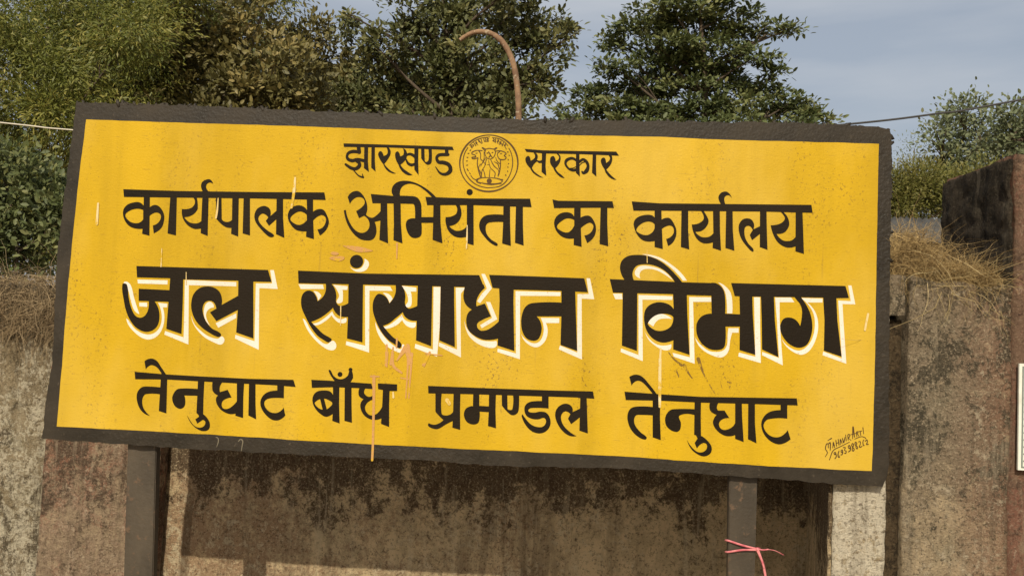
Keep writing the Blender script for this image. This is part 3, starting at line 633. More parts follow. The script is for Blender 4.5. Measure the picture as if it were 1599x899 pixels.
S -1435,22886,31 -1393,22822,41 -1443,22795,36 -1350,22746,21
S -1344,22889,31 -1350,22738,36
S -1265,22853,31 -1236,22789,47 -1287,22774,36 -1244,22684,21
S -1146,22792,31 -1192,22673,41
S -1208,22751,31 -1143,22740,36 -1180,22699,31 -1075,22677,36
S -1053,22743,31 -1094,22624,36
S -973,22694,31 -1001,22627,52 -1023,22653,31 -938,22499,21
S -2254,22400,36 -2225,22435,31
S -2321,22293,41 -2288,22302,36
S -2350,22148,39 -2320,22155,36
S -2365,22017,36 -2334,22024,36
S -2351,21861,36 -2318,21876,36
S -2324,21732,36 -2282,21668,36
S -2234,21592,31 -2199,21554,31
S -2183,21503,26 -2100,21402,31 -1989,21341,36
S -882,22410,47 -876,22395,41
S -829,22287,39 -824,22271,39
S -858,22129,41 -852,22114,39
S -836,21982,39 -830,21969,36
S -853,21859,41 -847,21844,39
S -856,21708,41 -850,21693,39
S -916,21563,47 -910,21545,39
S -1806,22520,62 -1687,22480,36 -1559,22511,36 -1403,22490,36 -1296,22531,62
S -1771,22496,57 -1723,22419,31
S -1327,22524,57 -1362,22445,31
S -1686,22459,26 -1711,22328,31 -1641,22174,31 -1514,22121,31 -1389,22196,31 -1331,22342,31 -1350,22458,31
S -1579,22385,36 -1509,22270,47 -1556,22182,41
S -1509,22270,41 -1440,22187,36
S -1633,22331,41 -1598,22343,36
S -1453,22358,36 -1418,22370,36
S -1814,22416,36 -1996,22422,36 -2161,22359,41 -2176,22285,36 -2070,22250,36 -2046,22185,47 -2177,22160,36 -2115,22110,41 -1956,22150,36
S -2037,22316,31 -1985,22323,31
S -1930,22412,47 -1865,22296,31 -1851,22114,31 -1769,22039,31 -1659,21913,26
S -1322,22415,36 -1168,22439,36 -997,22393,36 -940,22330,36 -1004,22270,36 -934,22200,36 -992,22125,36 -1153,22127,41 -1241,22241,31 -1246,22345,31 -1166,22413,31
S -1149,22327,31 -1098,22340,31
S -1951,22150,36 -1967,21954,36 -1908,21695,47 -1823,21451,41
S -1855,21932,21 -1912,21773,26 -1826,21620,36 -1780,21466,26
S -1747,22379,26 -1734,22119,26 -1838,21854,21
S -1644,22122,31 -1696,21859,26 -1778,21700,31 -1798,21465,26
S -1750,21753,26 -1691,21599,31 -1659,21470,36
S -1672,22173,21 -1767,21987,26 -1840,21906,16
S -1563,22060,21 -1487,21815,26 -1310,21639,31 -1315,21483,36
S -1595,21915,21 -1517,21918,21
S -1496,21749,21 -1509,21476,31
S -1488,22101,26 -1361,21885,36 -1185,21722,26 -1188,21514,41
S -1311,22186,21 -1253,22058,26 -1144,21958,31
S -1355,22028,21 -1222,21955,36 -1161,21775,31
S -1131,22101,36 -1125,21828,36 -1172,21566,47
R -1502,21333,471,114,36
O -1501,21325,93
S -1917,21356,47 -1952,21277,36 -1806,21210,21
S -1066,21388,47 -1014,21390,36
S -1716,21221,31 -1417,21188,21 -1059,21246,26
@ signature B
S 10659,12127,18 10728,12277,29 10660,12402,29 10687,12559,33 10741,12579,29 10758,12442,29
S 10750,12571,25 10816,12617,40 10823,12368,29
S 10729,12690,18 10855,12774,40
S 10906,12450,25 10923,12640,33 10968,12462,29
S 10912,12528,22 10971,12548,22
S 11006,12713,29 11035,12517,29
S 11085,12752,29 11116,12556,29
S 11021,12611,25 11105,12647,25
S 11158,12575,25 11162,12756,33 11220,12613,25
S 11229,12794,29 11275,12651,36 11313,12833,25
S 11336,12920,25 11358,12715,29
S 11425,12745,29 11412,12924,29 11477,12931,29 11457,12841,25 11423,12830,22 11528,12733,18
S 11577,12804,25 11579,13209,43 11638,12859,29
S 11514,12939,22 11683,12991,22
S 11716,12881,25 11707,13035,33 11753,13046,25 11742,12973,25 11790,12902,22
S 11766,13055,22 11884,13084,25
S 11825,13067,29 11849,12927,25
S 11915,13201,29 11946,12987,22
S 11645,12791,22 11771,12854,25 11889,12890,25 12000,12856,29 12026,12820,25
S 10806,12032,25 10925,12357,29 11185,12517,25 11469,12678,22
S 11018,12250,36 10980,12222,33 10956,12272,29 10995,12300,33 11025,12233,36 11032,12148,33 10992,12085,33
S 11124,12359,25 11093,12237,36 11109,12143,36 11146,12145,25 11142,12197,18
S 11240,12331,33 11210,12312,29 11192,12363,29 11230,12399,29 11249,12331,33 11234,12245,33 11192,12225,29
S 11262,12478,29 11338,12482,29 11307,12395,25 11362,12363,33 11352,12285,33 11309,12283,25
S 11500,12482,40 11458,12463,33 11431,12522,29 11472,12567,33 11508,12483,43 11494,12379,36 11444,12342,29
S 11584,12513,33 11548,12571,33 11581,12641,33 11616,12583,33 11584,12504,33 11569,12417,33 11604,12376,33 11637,12438,33 11592,12508,29
S 11693,12570,33 11657,12637,33 11686,12690,33 11722,12632,29 11693,12570,33 11703,12493,29 11738,12461,33 11748,12530,25 11696,12569,25
S 11774,12703,25 11833,12715,33 11844,12638,25 11812,12534,36 11863,12528,29 11905,12573,22
S 11959,12782,25 11927,12711,29 11947,12592,33 11977,12594,25
S 12003,12733,29 12061,12787,33 12079,12720,29 12056,12633,40 12112,12636,33
@ smear T
S -5304,14111,112 -5258,13133,93 -5208,11767,84 -5201,11141,84
S -5421,14110,65 -5118,14116,47
S -4169,15021,93 -4102,14657,74 -4113,13398,42
S -3981,14985,102 -3986,14480,74 -4002,13404,42
S -4337,14105,47 -4071,14072,65
S -4888,14987,121 -4859,14473,47
S -4679,14997,93 -4630,14540,102 -4314,14289,74
S -3356,15015,102 -3517,14558,47
S -4903,15258,65 -4886,14533,102
S -4666,15178,56 -4726,14577,84
S -4202,15200,205 -4501,14726,47
S -4158,15248,186 -4008,14612,112
S -3336,15058,93 -3566,14597,56
S -3496,15014,37 -2892,14979,47
S -4544,15506,65 -4550,15183,56
P -6721,18758c -6131,18750 -5583,18619c -6120,18549 -6455,18643
P -7166,18300 -6863,18368 -6625,18332 -6782,18194 -6996,18213
P -7154,18487 -6919,18516 -6844,18439 -7054,18407
S -4732,18925,65 -4711,18376,37
@ scratch P
S -8617,21169,65 -8632,20648,102 -8677,20070,74
S -11435,20303,37 -11440,19875,65 -11468,19581,65
S -13417,18374,23 -13399,17713,47
S -13414,18330,28 -13393,17764,37
S -12443,17545,23 -12412,17100,33
S -2219,19681,28 -2205,19216,56 -2205,18845,37
S 4856,15591,65 4846,15007,74
S 4846,15232,93 4871,14331,102 4899,13559,84
S 4242,19072,23 4268,18615,28
S -6654,16564,37 -6622,15870,28
S -4577,13580,47 -4558,13398,74
S -2630,13406,140 -2531,13274,112
S -15942,19938,70 -15933,19175,93
S 11994,17146,70 11897,16582,70
@ scuff G
S -10945,11651,19 -10861,11610,33 -10839,11487,37 -10888,11300,19
S -10101,11540,33 -10030,11617,37 -9946,11558,42 -9957,11374,33 -9975,11208,23
@ crease D
S 6181,15297,130 6376,14811,65 6613,14396,47 6848,14058,33
S 5697,15048,121 5887,14742,56 6050,14548,28
S 5143,15469,37 5331,15252,56 5607,15044,93
S 5435,14855,47 5532,14634,47
S 7233,14540,56 7345,14509,74
S 6990,14483,23 7064,14262,23"""
WORDS = {'jal': 'word JAL in heavy black Devanagari', 'san': 'word SANSADHAN in heavy black Devanagari', 'vibhag': 'word VIBHAG in heavy black Devanagari',
 'jal_w': 'white drop shadow of the word jal', 'san_w': 'white drop shadow of the word sansadhan', 'vibhag_w': 'white drop shadow of the word vibhag',
 'karyapalak': 'word karyapalak in black Devanagari', 'abhiyanta': 'word abhiyanta in black Devanagari', 'ka': 'short word ka in black Devanagari',
 'karyalay': 'word karyalay in black Devanagari', 'tenughat1': 'first word tenughat on the bottom line', 'bandh': 'word bandh on the bottom line',
 'pramandal': 'word pramandal on the bottom line', 'tenughat2': 'last word tenughat on the bottom line', 'jharkhand': 'small word jharkhand on the top line',
 'sarkar': 'small word sarkar on the top line', 'seal': 'round emblem of three lions drawn in thin dark line', 'signature': 'small sign painter signature with phone number',
 'smear': 'tan paint drips and smears', 'scuff': 'small pale curled scuffs on the black border', 'scratch': 'pale vertical scratches', 'crease': 'dark grimy crease'}
NAME = {'seal': 'emblem', 'signature': 'signature', 'smear': 'paint_drip', 'scratch': 'scratch', 'scuff': 'scuff', 'crease': 'grime_mark'}
M_scuff = paint('pale grey scuff', (.17, .145, .10), (.10, .085, .06), .8, .1, .3, False)
LV = {'W': (-.0017, -.0011, M_white), 'K': (-.0023, -.0011, M_black), 'B': (-.0019, -.0011, M_seal), 'T': (-.0026, -.0022, M_tan), 'P': (-.0032, -.0028, M_chalk), 'D': (-.0015, -.0011, M_crease), 'G': (-.0012, .002, M_scuff)}
cur = None; data = {}
for ln in LETTERS.strip().splitlines():
    p = ln.split()
    if p[0] == '@': cur = p[1]; data[cur] = (p[2], [], []); ONE = cur in ('smear', 'scratch', 'crease', 'scuff'); continue
    L = []
    for a in p[1:]:
        c_ = a.endswith('c'); L.append([float(z) for z in a.rstrip('c').split(',')] + ([c_] if p[0] in 'PH' else []))
    if p[0] == 'P': data[cur][1].append([curve(L)] if ONE else curve(L))
    elif p[0] == 'H': data[cur][2].append(curve(L))
    elif p[0] == 'O':
        x, z, r = L[0]; data[cur][1].append([((x + r * math.cos(a)) * 1e-4, (z + r * math.sin(a)) * 1e-4) for a in np.linspace(0, 2 * math.pi, 29)[:-1]])
    elif p[0] == 'R':
        x, z, rx, rz, w = L[0]
        ring = [(x + rx * math.cos(a), z + rz * math.sin(a), w * (1 + .25 * math.sin(3 * a))) for a in np.linspace(0, 2 * math.pi, 33)]
        data[cur][1].extend(stroke(ring, 3))
    elif p[0] == 'S':
        if ONE: data[cur][1].append(stroke(L))
        else: data[cur][1].extend(stroke(L))
for nm_, (lv, sh, ho) in data.items():
    y, bk, m_ = LV[lv]
    if nm_ in ('smear', 'scratch', 'crease', 'scuff'):
        for q, g_ in enumerate(sh): sheet(NAME[nm_], cdt(g_), y - q * .00003, bk, m_, sb)
        continue
    o = sheet(NAME.get(nm_, 'drop_shadow' if nm_.endswith('_w') else 'painted_word'), cdt(sh, ho), y, bk, m_, sb)
    o['label'] = WORDS[nm_]
# posts
pm = NT('grey painted flat iron'); pc = pm.mix(pm.rng(pm.noise(9, 6, .65, (1, 1, .5)), .35, .7), (.038, .029, .019), (.068, .052, .034))
pc = pm.mix(pm.rng(pm.noise(30, 6, .7), .57, .64), pc, (.10, .062, .036)); pm.bump(pm.noise(60, 4, .6), .4, .004); M_post = pm.fin(pc, .55, .4)
def post(pxl, pxr, pyt, pxl2, pxr2, pyb, Y, name='post'):
    a, b = at(pxl, pyt, Y), at(pxr, pyt, Y); c_, d_ = at(pxl2, pyb, Y), at(pxr2, pyb, Y)
    sl_, sr = (c_.x - a.x) / (a.z - c_.z), (d_.x - b.x) / (b.z - d_.z); zt, zb = 1.9, -.02
    bm = bmesh.new(); v = bm_box(bm, a.x, b.x, Y, Y + .035, zb, zt)
    for q in v:
        s_ = sl_ if q.co.x < (a.x + b.x) / 2 else sr; q.co.x += s_ * (a.z - q.co.z)
    bmesh.ops.bevel(bm, geom=list(bm.edges), offset=.003, segments=2, affect='EDGES')
    return from_bm(name, bm, M_post, sb)
post(199, 244, 700, 193, 239, 895, .032)
post(1139, 1183, 745, 1137, 1179, 895, .032)
# cross rails sit between the posts
bm.free()
for z in (1.30, 2.05):
    for xa, xb in ((-1.62, -1.46), (-1.34, .74), (.86, 1.04)):
        bm = bmesh.new(); bm_box(bm, xa, xb, .0305, .055, z, z + .04); from_bm('rail', bm, M_post, sb)

# ribbon on the post
def flat_tube(pts, w, th, k=6):
    P = spline(pts, k); V, Fc = tube(P, 1.0, 6)
    V = V.reshape(len(P), 6, 3); Pn = np.array([list(p) for p in P])[:, None, :]; d = V - Pn
    d[..., 1] *= th; d[..., 0] *= w; d[..., 2] *= w
    return (Pn + d).reshape(-1, 3), Fc
rb = NT('pink plastic ribbon'); rc = rb.mix(rb.rng(rb.noise(40, 3, .5), .4, .6), (.46, .10, .12), (.60, .20, .20)); M_rib = rb.fin(rc, .4, .4)
yR = .026
parts = [flat_tube([at(1133, 843, yR + .02), at(1139, 844, yR), at(1160, 851, yR - .004), at(1184, 857, yR - .002)], .0040, .0012),
         flat_tube([at(1133, 861, yR + .02), at(1139, 861, yR), at(1160, 858, yR - .004), at(1184, 858, yR - .004)], .0038, .0012),
         flat_tube([at(1182, 857, yR - .004), at(1187, 868, yR - .01), at(1192, 882, yR - .012), at(1196, 902, yR - .012)], .0046, .0015),
         flat_tube([at(1184, 858, yR - .006), at(1189, 872, yR - .013), at(1193, 886, yR - .016)], .0035, .002),
         flat_tube([at(1184, 857, yR - .004), at(1192, 858, yR - .008), at(1200, 857, yR - .006)], .0028, .0015),
         flat_tube([at(1196, 857, yR - .006), at(1210, 859, yR - .004), at(1224, 866, yR - .0)], .0012, .0012),
         flat_tube([at(1184, 856, yR), at(1186, 856, yR + .02), at(1184, 856, yR + .04)], .005, .01),
         flat_tube([at(1136, 852, yR + .045), at(1160, 855, yR + .05), at(1186, 857, yR + .045)], .0040, .0012)]
V, Fc = merge(parts)
kn = bmesh.new(); bmesh.ops.create_icosphere(kn, subdivisions=2, radius=.008, matrix=Matrix.Translation(at(1183, 857, yR - .002)) @ Matrix.Diagonal((1, .8, .9, 1)))
rt = empty('ribbon', at(1183, 857, yR)); tag(rt, 'pink ribbon tied around the right post below the signboard', 'ribbon')
from_np('strand', V, Fc, M_rib, rt, smooth=True); from_bm('knot', kn, M_rib, rt, True)

# ------------------------------------------------------------ bent pipe and wires
pp = NT('rusty pipe'); pcx = pp.mix(pp.rng(pp.noise(14, 6, .65), .4, .62), (.27, .165, .09), (.15, .085, .05)); pcx = pp.mix(pp.rng(pp.noise(40, 4, .6), .58, .66), pcx, (.36, .29, .20))
pp.bump(pp.noise(50, 4, .6), .5, .006); M_pipe = pp.fin(pcx, .75, .25)
YP = .92
cp = [at(812, 420, YP), at(811, 300, YP), at(811, 230, YP), at(810, 186, YP), at(809, 150, YP), at(804, 110, YP), at(796, 85, YP), at(783, 64, YP), at(765, 52, YP), at(745, 50, YP), at(730, 55, YP), at(718, 63, YP)]
cp[0] = Vector((cp[1].x, YP, 1.70)); P = spline(cp, 5); n_ = len(P)
rad = [.0148 - .006 * (i / n_) ** 3 + .0022 * noise.noise(Vector((i * .6, 0, 0))) for i in range(n_)]
V, Fc = tube(P, rad, 14)
tag(from_np('bent_pipe', V, Fc, M_pipe, None, smooth=True), 'rusty hook shaped pipe rising behind the top edge of the signboard', 'pipe')
M_wl = NT('pale wire').fin((.55, .50, .40), .6); M_wd = NT('dark cable').fin((.05, .048, .045), .6)
P = spline([at(809, 232, .92), at(460, 228, .92), at(112, 203, .92), at(0, 191.5, .92), at(-500, 140, .92)], 20)
V, Fc = tube(P, .0034, 8); tag(from_np('wire', V, Fc, M_wl, None, smooth=True), 'thin pale wire crossing the dark foliage at the left edge', 'wire')
P = spline([at(812, 228, .92), at(1080, 215, 1.0), at(1330, 193.5, 1.1), at(1460, 178, 1.2), at(1599, 155, 1.3), at(2300, 20, 1.8)], 20)
V, Fc = tube(P, .0052, 8); tag(from_np('cable', V, Fc, M_wd, None, smooth=True), 'dark cable rising to the right edge across the sky', 'cable')

# ------------------------------------------------------------ dry grass
def straw(name, label, col1, col2, base_fn, n, ln, thick, droop, group=None, messy=1.):
    nt_ = NT(name + ' straw'); tn = nt_.n('ShaderNodeAttribute', attribute_name='tint').outputs['Fac']
    m = nt_.fin(nt_.mix(tn, col1, col2), .85, .15)
    VV = []; FF = []; TT = []; o = 0
    for i in range(n):
        b, d = base_fn(); L_ = ln * random.uniform(.35, 1.25) * (1.9 if random.random() < .06 else 1); k = 6; p = Vector(b); d = Vector(d).normalized(); pts = [p.copy()]
        bend = Vector((random.gauss(0, .5), random.gauss(0, .5), random.gauss(-.1, .5))) * messy
        for j in range(k):
            d = (d + bend * .22 + Vector((random.gauss(0, .22), random.gauss(0, .22), random.gauss(-droop, .20)))).normalized()
            p = p + d * L_ / k; pts.append(p.copy())
        r0 = thick * random.uniform(.5, 1.3); v, f = tube(pts, [r0 * (1 - .75 * j / k) for j in range(k + 1)], 3)
        VV.append(v); FF.append(f + o); o += len(v); TT.append(np.full(len(v), random.random()))
    ob = from_np(name, np.concatenate(VV), np.concatenate(FF), m, None, np.concatenate(TT))
    return tag(ob, label, 'grass', group, 'stuff')
def base_r():
    x = random.uniform(1.29, 1.68); cz = 1.845; u = (x - 1.29) / .39
    hump = .155 * math.exp(-((x - 1.40) / .10) ** 2) + .03
    p = (x, random.uniform(.06, .30), cz + random.uniform(-.02, hump) * 1.0)
    return p, (random.gauss(.1 - .3 * (1 - u), .7), random.gauss(-.35, .5), random.gauss(.45, .5))
straw('dry_grass', 'golden dry grass tangle on top of the masonry block at the right', (.15, .095, .04), (.56, .40, .18), base_r, 5600, .12, .00085, .12, messy=1.2)
def base_f():
    x = random.uniform(1.40, 1.70)
    return (x, random.uniform(.03, .12), 1.83 + random.uniform(-.03, .05)), (random.choice((-1, 1)) * random.uniform(.2, 1), -.5, random.gauss(.15, .7))
straw('dry_grass', 'long pale straw stalks fanning over the front of the masonry block', (.32, .24, .11), (.56, .44, .23), base_f, 110, .20, .0012, .10, messy=.8)
def base_l():
    x = random.uniform(-2.85, -2.08); 
    p = (x, random.uniform(D - .10, D + .1), 1.70 + random.uniform(-.22, .05))
    return p, (random.gauss(0, .7), random.gauss(-.5, .4), random.gauss(-.1, .6))
straw('dry_creeper', 'matted brown dry creeper hanging over the wall top at the left edge', (.13, .09, .05), (.44, .33, .19), base_l, 3000, .20, .0014, .18, messy=1.2)

# ------------------------------------------------------------ foliage
def leaf_mat(name, a, b, c, trans=.35, rough=.55):
    n = NT(name); t = n.n('ShaderNodeAttribute', attribute_name='tint').outputs['Fac']
    col = n.mix(n.rng(t, 0, .6), a, b); col = n.mix(n.rng(t, .6, 1.), col, c)
    n.fin(col, rough, .35)
    tr = n.n('ShaderNodeBsdfTranslucent', {0: col}); ms = n.n('ShaderNodeMixShader', {0: trans, 1: n.b.outputs[0], 2: tr.outputs[0]})
    n.t.links.new(ms.outputs[0], n.o.inputs[0]); return n.m
bkn = NT('grey brown bark'); bcx = bkn.mix(bkn.rng(bkn.noise(9, 6, .7, (1, 1, .3)), .35, .65), (.11, .085, .06), (.06, .045, .033)); bkn.bump(bkn.noise(14, 5, .7, (1, 1, .25)), .8, .03)
M_bark = bkn.fin(bcx, .9, .1)
TPL = {  # leaf outlines: x along the leaf, y across, z fold
 'broad': (np.array([(0, 0, 0), (.35, .26, .05), (.75, .20, .02), (1, 0, -.06), (.75, -.20, .02), (.35, -.26, .05)]), [(0, 1, 2, 3), (0, 3, 4, 5)]),
 'narrow': (np.array([(0, 0, 0), (.5, .13, .03), (1, 0, -.08), (.5, -.13, .03)]), [(0, 1, 2, 3)])}
def rnd_unit(n): v = RNG.normal(size=(n, 3)); return v / np.linalg.norm(v, axis=1)[:, None]
def leaves(P, Dv, N, size, tpl):
    """P positions, Dv leaf directions, N approximate normals"""
    T, faces = TPL[tpl]; n = len(P)
    Dv = Dv / (np.linalg.norm(Dv, axis=1)[:, None] + 1e-9)
    Y = np.cross(N, Dv); Y /= np.linalg.norm(Y, axis=1)[:, None] + 1e-9; Z = np.cross(Dv, Y)
    V = P[:, None, :] + size[:, None, None] * (T[None, :, 0:1] * Dv[:, None, :] + T[None, :, 1:2] * Y[:, None, :] + T[None, :, 2:3] * Z[:, None, :])
    k = len(T); Fc = (np.array(faces)[None] + (np.arange(n) * k)[:, None, None]).reshape(-1, 4)
    return V.reshape(-1, 3), Fc, k
def crown_pts(clumps, per_m2, cl_r, n_leaf, flat=1., shell=.55):
    """clumps: (centre, (rx,ry,rz)); returns leaf positions with their clump direction"""
    PP = []; OO = []; TI = []
    for c_, r in clumps:
        r = np.array(r); area = 4 * math.pi * (r[0] * r[1] * r[2]) ** (2 / 3)
        k = max(3, int(area * per_m2)); u = rnd_unit(k); rr = shell + (1 - shell) * RNG.random(k) ** .6
        sc = np.array(list(c_)) + u * r * (rr * RNG.uniform(.85, 1.18, k))[:, None]
        for q, uu in zip(sc, u):
            m = max(4, int(n_leaf * RNG.uniform(.5, 1.4))); g = RNG.normal(size=(m, 3)) * cl_r * RNG.uniform(.7, 1.3); g[:, 2] *= flat
            PP.append(q + g); OO.append(g / (np.linalg.norm(g, axis=1)[:, None] + 1e-9) * .8 + uu * .4 + np.array([0, 0, .25]))
            TI.append(np.full(m, RNG.random() * .6) + RNG.random(m) * .4)
    return np.concatenate(PP), np.concatenate(OO), np.concatenate(TI)
def tree(name, label, base, clumps, mat, size, per_m2=7, cl_r=.14, n_leaf=26, tpl='broad', flat=1., trunk_r=.16, group='trees beyond the wall', droop=0., up=1.0, cat='tree', shell=.55, limb=1.):
    root = empty(name, base); tag(root, label, cat, group)
    cs = [Vector(c_) for c_, r in clumps]; top = max(cs, key=lambda v: v.z); cen = sum(cs, Vector()) / len(cs)
    b = Vector(base); fork = b.lerp(Vector((cen.x, cen.y, cen.z)), .42)
    tp = spline([b + Vector((0, 0, -.1)), b.lerp(fork, .5) + Vector((random.uniform(-.15, .15), 0, 0)), fork, fork.lerp(top, .55) + Vector((random.uniform(-.2, .2), 0, 0)), top], 6)
    V, Fc = tube(tp, [trunk_r * (1 - .88 * i / (len(tp) - 1)) * (1.25 if i == 0 else 1) for i in range(len(tp))], 9)
    from_np('trunk', V, Fc, M_bark, root, smooth=True)
    bp = []
    for c_, r in clumps:
        c_ = Vector(c_); i = min(range(len(tp)), key=lambda q: abs(tp[q].z - (c_.z - .15 - .55 * Vector((tp[q].x - c_.x, tp[q].y - c_.y)).length))); s0 = tp[i]; L_ = (c_ - s0).length
        if L_ < .1: continue
        mid = s0.lerp(c_, .5) + Vector((random.gauss(0, .08), random.gauss(0, .08), -.06)) * L_; r0 = trunk_r * limb * .42 * min(1, .5 + L_ * .2)
        br = spline([s0, mid, c_], 5); bp.append(tube(br, [r0 * (1 - .75 * j / (len(br) - 1)) for j in range(len(br))], 6))
        for q in range(5 if min(r) > .12 else 2):
            e = c_ + Vector(rnd_unit(1)[0] * np.array(r) * .9); tw = spline([br[6 + q // 2], br[6 + q // 2].lerp(e, .5) + Vector((0, 0, .05)), e], 3)
            bp.append(tube(tw, [r0 * .35 * (1 - .7 * j / (len(tw) - 1)) for j in range(len(tw))], 4))
    if bp:
        V, Fc = merge(bp); from_np('limbs', V, Fc, M_bark, root, smooth=True)['kind'] = 'stuff'
    P, O, TI = crown_pts(clumps, per_m2, cl_r, n_leaf, flat, shell); n = len(P)
    Dv = O + RNG.normal(size=(n, 3)) * .5; Dv[:, 2] -= droop
    N = RNG.normal(size=(n, 3)) * .55 + np.array([-.1, -.75, up * .8]); sz = size * RNG.uniform(.6, 1.25, n)
    V, Fc, k = leaves(P, Dv, N, sz, tpl)
    o = from_np('crown', V, Fc, mat, root, np.repeat(TI, k)); o['kind'] = 'stuff'
    return root
def cl(lst, Y, dy=.8, fl=1.):
    out = []
    for px, py, rx, rz in lst:
        y = Y + random.uniform(-dy, dy); p = at(px, py, y); s = (y - CAM.y) / F
        out.append((tuple(p), (rx * s, max(rx, rz) * s * .9, rz * s * fl)))
    return out
L_feather = leaf_mat('fresh feathery leaf', (.070, .090, .014), (.150, .160, .028), (.34, .29, .07), .3)
L_olive = leaf_mat('dusty olive leaf', (.085, .078, .022), (.155, .132, .042), (.31, .24, .085), .22)
L_mid = leaf_mat('dull green leaf', (.062, .072, .022), (.118, .122, .042), (.25, .225, .085), .22)
L_dark = leaf_mat('deep green leaf', (.062, .082, .028), (.115, .135, .046), (.23, .225, .085), .26)
L_far = leaf_mat('hazy green leaf', (.10, .125, .055), (.145, .165, .08), (.21, .21, .12), .3)  # distance haze is put into these paler leaf colours
L_bush = leaf_mat('yellow green bush leaf', (.11, .12, .022), (.18, .17, .04), (.24, .20, .06), .35)

def gb(px, Y): p = at(px, 450, Y); return (p.x, Y, 0)
# feathery tree at the left
tree('feathery_tree', 'bright green feathery leaved tree at the far left behind the signboard', gb(60, 7.5),
     cl([(-60,60,110,70),(40,30,100,60),(130,20,90,50),(210,50,80,60),(60,110,110,55),(170,120,90,60),(250,110,60,60),(20,170,90,50),(110,190,80,50),(-60,200,90,70),(-20,290,80,60),(60,280,70,70),(190,200,90,50),(20,380,90,60),(100,360,80,60),(240,-30,90,50),(80,-50,120,60)], 7.5, .9),
     L_feather, .080, 7, .15, 150, 'narrow', .7, .11, droop=.5, up=.8, shell=.3, limb=.6)
tree('green_tree', 'darker green tree between the feathery tree and the brownish broadleaf tree', gb(330, 9),
     cl([(300,20,70,50),(380,-10,80,50),(270,80,60,50),(330,110,70,50),(430,-40,50,40),(290,170,70,40)], 9.5, .6),
     L_feather, .09, 8, .14, 110, 'narrow', .9, .13, droop=.3, up=.9, shell=.35)
tree('olive_tree', 'brownish olive broadleaf tree behind the left half of the signboard', gb(360, 8),
     cl([(330,60,60,50),(390,40,45,50),(400,100,60,50),(330,120,70,45),(260,140,60,40),(450,110,50,40),(380,160,80,40),(300,190,70,30),(470,160,60,35),(210,175,60,40),(230,225,80,40),(400,215,90,40)], 8, .6),
     L_olive, .095, 10, .085, 52, 'broad', .9, .11)
tree('olive_tree', 'smaller olive broadleaf tree with bushy top between two sky gaps', gb(500, 10),
     cl([(490,55,30,28),(450,75,30,30),(510,90,40,35),(470,130,50,40),(540,140,50,45),(520,190,70,40),(440,180,60,40)], 10, .5),
     L_olive, .095, 10, .09, 48, 'broad', .9, .10)
tree('broadleaf_tree', 'dull green broadleaf tree behind the bent pipe', gb(720, 9),
     cl([(545,22,9,20),(552,60,18,22),(590,75,30,25),(640,15,32,30),(690,-10,45,35),(640,70,45,35),(590,125,45,38),(700,50,45,35),(760,10,50,40),(800,-20,50,35),(810,40,45,35),(860,45,38,25),(895,55,22,12),(850,85,36,28),(740,90,45,40),(680,120,55,40),(640,165,60,30),(800,110,40,40),(740,150,55,35),(560,165,50,30),(830,130,32,26),(700,200,90,30),(855,125,14,20),(800,175,30,20)], 9, .6),
     L_mid, .095, 10, .085, 52, 'broad', .8, .14, limb=.8)
tree('layered_tree', 'tall dark green tree with layered spreading branches right of the bent pipe', gb(1085, 13),
     cl([(1090,-20,70,26),(1050,18,55,16),(1130,22,50,16),(1000,42,44,13),(1075,50,70,16),(1155,52,40,14),(1205,44,30,8),(1030,78,60,15),(1110,82,66,16),(965,72,26,8),(1180,88,34,12),(1215,112,22,7),(960,105,38,11),(1040,112,62,15),(1130,118,60,15),(990,138,56,14),(1080,146,66,15),(1180,140,44,12),(1235,160,38,11),(1130,168,62,13),(930,150,32,12),(905,172,34,12),(980,172,60,13),(1060,178,60,13),(1210,182,56,12),(1262,180,32,8),(1290,190,20,6),(890,195,40,12),(1000,205,90,20),(1150,210,110,20),(950,62,14,5),(1232,46,14,4)], 13, .45, .58),
     L_dark, .115, 12, .11, 54, 'broad', .34, .20, up=1.6, shell=.3, limb=.6)
tree('background_tree', 'large shadowy tree filling the gaps behind the trees at the upper left', gb(180, 15),
     cl([(110,90,90,60),(200,40,80,50),(290,100,80,60),(370,60,50,40),(-40,230,90,50),(160,170,90,50),(30,310,90,50),(120,300,80,60),(400,130,70,40),(-60,330,80,60)], 15, .8),
     L_dark, .17, 5, .20, 42, 'broad', .8, .22)
tree('background_tree', 'low shadowy tree seen through the gaps below the bent pipe', gb(700, 15),
     cl([(600,140,70,30),(680,120,60,35),(740,150,70,30),(800,150,40,30),(520,170,70,30),(640,190,90,30),(700,60,45,35)], 15, .6),
     L_dark, .15, 5, .18, 36, 'broad', .8, .18)
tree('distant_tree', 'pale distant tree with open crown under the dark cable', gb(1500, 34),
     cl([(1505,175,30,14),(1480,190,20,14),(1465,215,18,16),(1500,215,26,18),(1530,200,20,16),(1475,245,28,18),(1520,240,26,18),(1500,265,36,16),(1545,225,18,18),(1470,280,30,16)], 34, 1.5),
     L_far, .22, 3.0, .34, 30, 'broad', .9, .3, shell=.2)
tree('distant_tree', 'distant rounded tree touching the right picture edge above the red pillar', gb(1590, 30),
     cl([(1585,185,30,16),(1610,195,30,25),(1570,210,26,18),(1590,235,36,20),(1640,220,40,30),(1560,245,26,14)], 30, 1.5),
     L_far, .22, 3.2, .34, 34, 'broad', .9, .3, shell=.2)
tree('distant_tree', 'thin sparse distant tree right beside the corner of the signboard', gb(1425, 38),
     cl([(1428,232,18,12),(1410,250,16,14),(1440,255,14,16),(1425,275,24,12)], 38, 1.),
     L_far, .18, 1.4, .45, 30, 'narrow', .9, .16, shell=.2, limb=1.6)
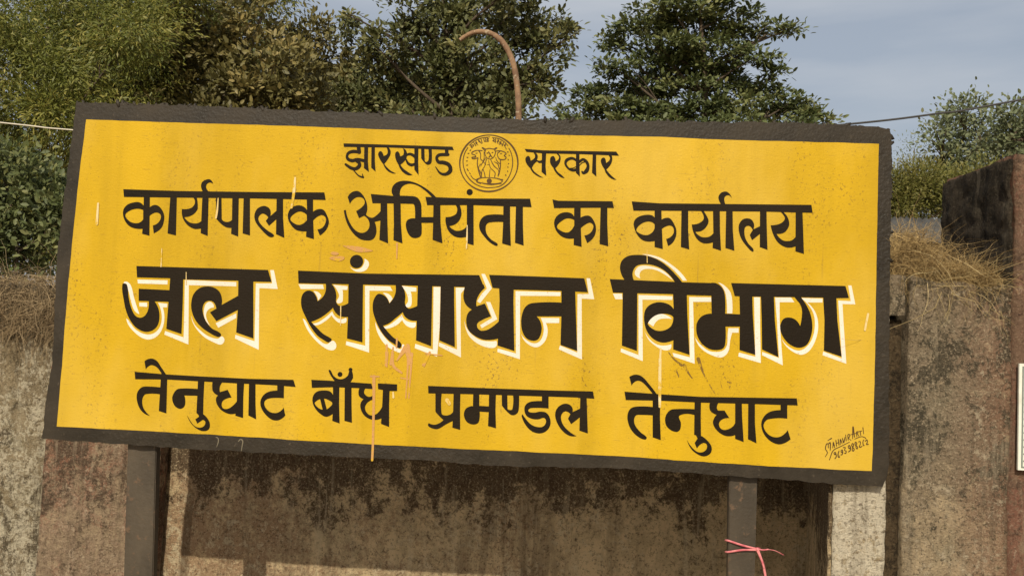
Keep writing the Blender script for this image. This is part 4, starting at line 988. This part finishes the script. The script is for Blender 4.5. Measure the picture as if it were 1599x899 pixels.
tree('green_bush', 'rounded yellow green bush between the signboard and the dark pillar side', gb(1420, 20),
     cl([(1400,295,36,26),(1440,285,34,26),(1420,320,50,24),(1470,300,30,28),(1380,325,36,20),(1500,310,40,30),(1540,300,40,36)], 20, .8),
     L_bush, .13, 9, .24, 90, 'narrow', .9, .10, shell=.3, cat='bush')
tree('dark_shrub', 'dark green shrub behind the wall at the lower left edge', gb(0, 4.5),
     cl([(0,330,60,60),(60,300,40,60),(40,390,60,50),(-60,380,60,60),(100,340,40,60),(0,250,50,40)], 4.5, .3),
     L_dark, .07, 18, .10, 50, 'broad', .9, .05, shell=.2, cat='shrub')

# ------------------------------------------------------------ shed behind
sh = empty('shed', (at(1430, 400, 16).x, 17, 0)); tag(sh, 'low grey roofed shed seen in the gap right of the signboard', 'shed')
rm = NT('weathered grey roof sheet'); rcx = rm.mix(rm.rng(rm.noise(3, 6, .6), .35, .7), (.085, .082, .075), (.05, .048, .045)); rm.bump(rm.noise(9, 3), .4, .02); M_roof = rm.fin(rcx, .85, .2)
M_swall = NT('shed wall plaster').fin((.16, .14, .11), .9, .1)
t0 = at(1360, 336, 17); t1 = at(1520, 341, 17)
bm = bmesh.new(); bm_box(bm, t0.x - .6, t1.x + 3, 15.6, 19, 0, t0.z - .75); from_bm('shed_wall', bm, M_swall, sh)
zt = t0.z; x0s, x1s = t0.x - .9, t1.x + 3.3
V = []; Fq = []; nseg = 90
for i in range(nseg + 1):
    x = x0s + (x1s - x0s) * i / nseg; dz = .02 * math.sin(i * math.pi)
    w_ = .03 * (1 if i % 2 else -1)
    V += [(x, 15.3, zt - .8 + w_), (x, 17.2, zt + w_), (x, 19.3, zt - .8 + w_), (x, 15.3, zt - .84 + w_), (x, 17.2, zt - .04 + w_), (x, 19.3, zt - .84 + w_)]
for i in range(nseg):
    a = i * 6; b = a + 6
    for p, q in ((0, 1), (1, 2), (2, 5), (5, 4), (4, 3), (3, 0)): Fq.append((a + p, a + q, b + q, b + p))
from_np('roof', np.array(V), np.array(Fq), M_roof, sh)
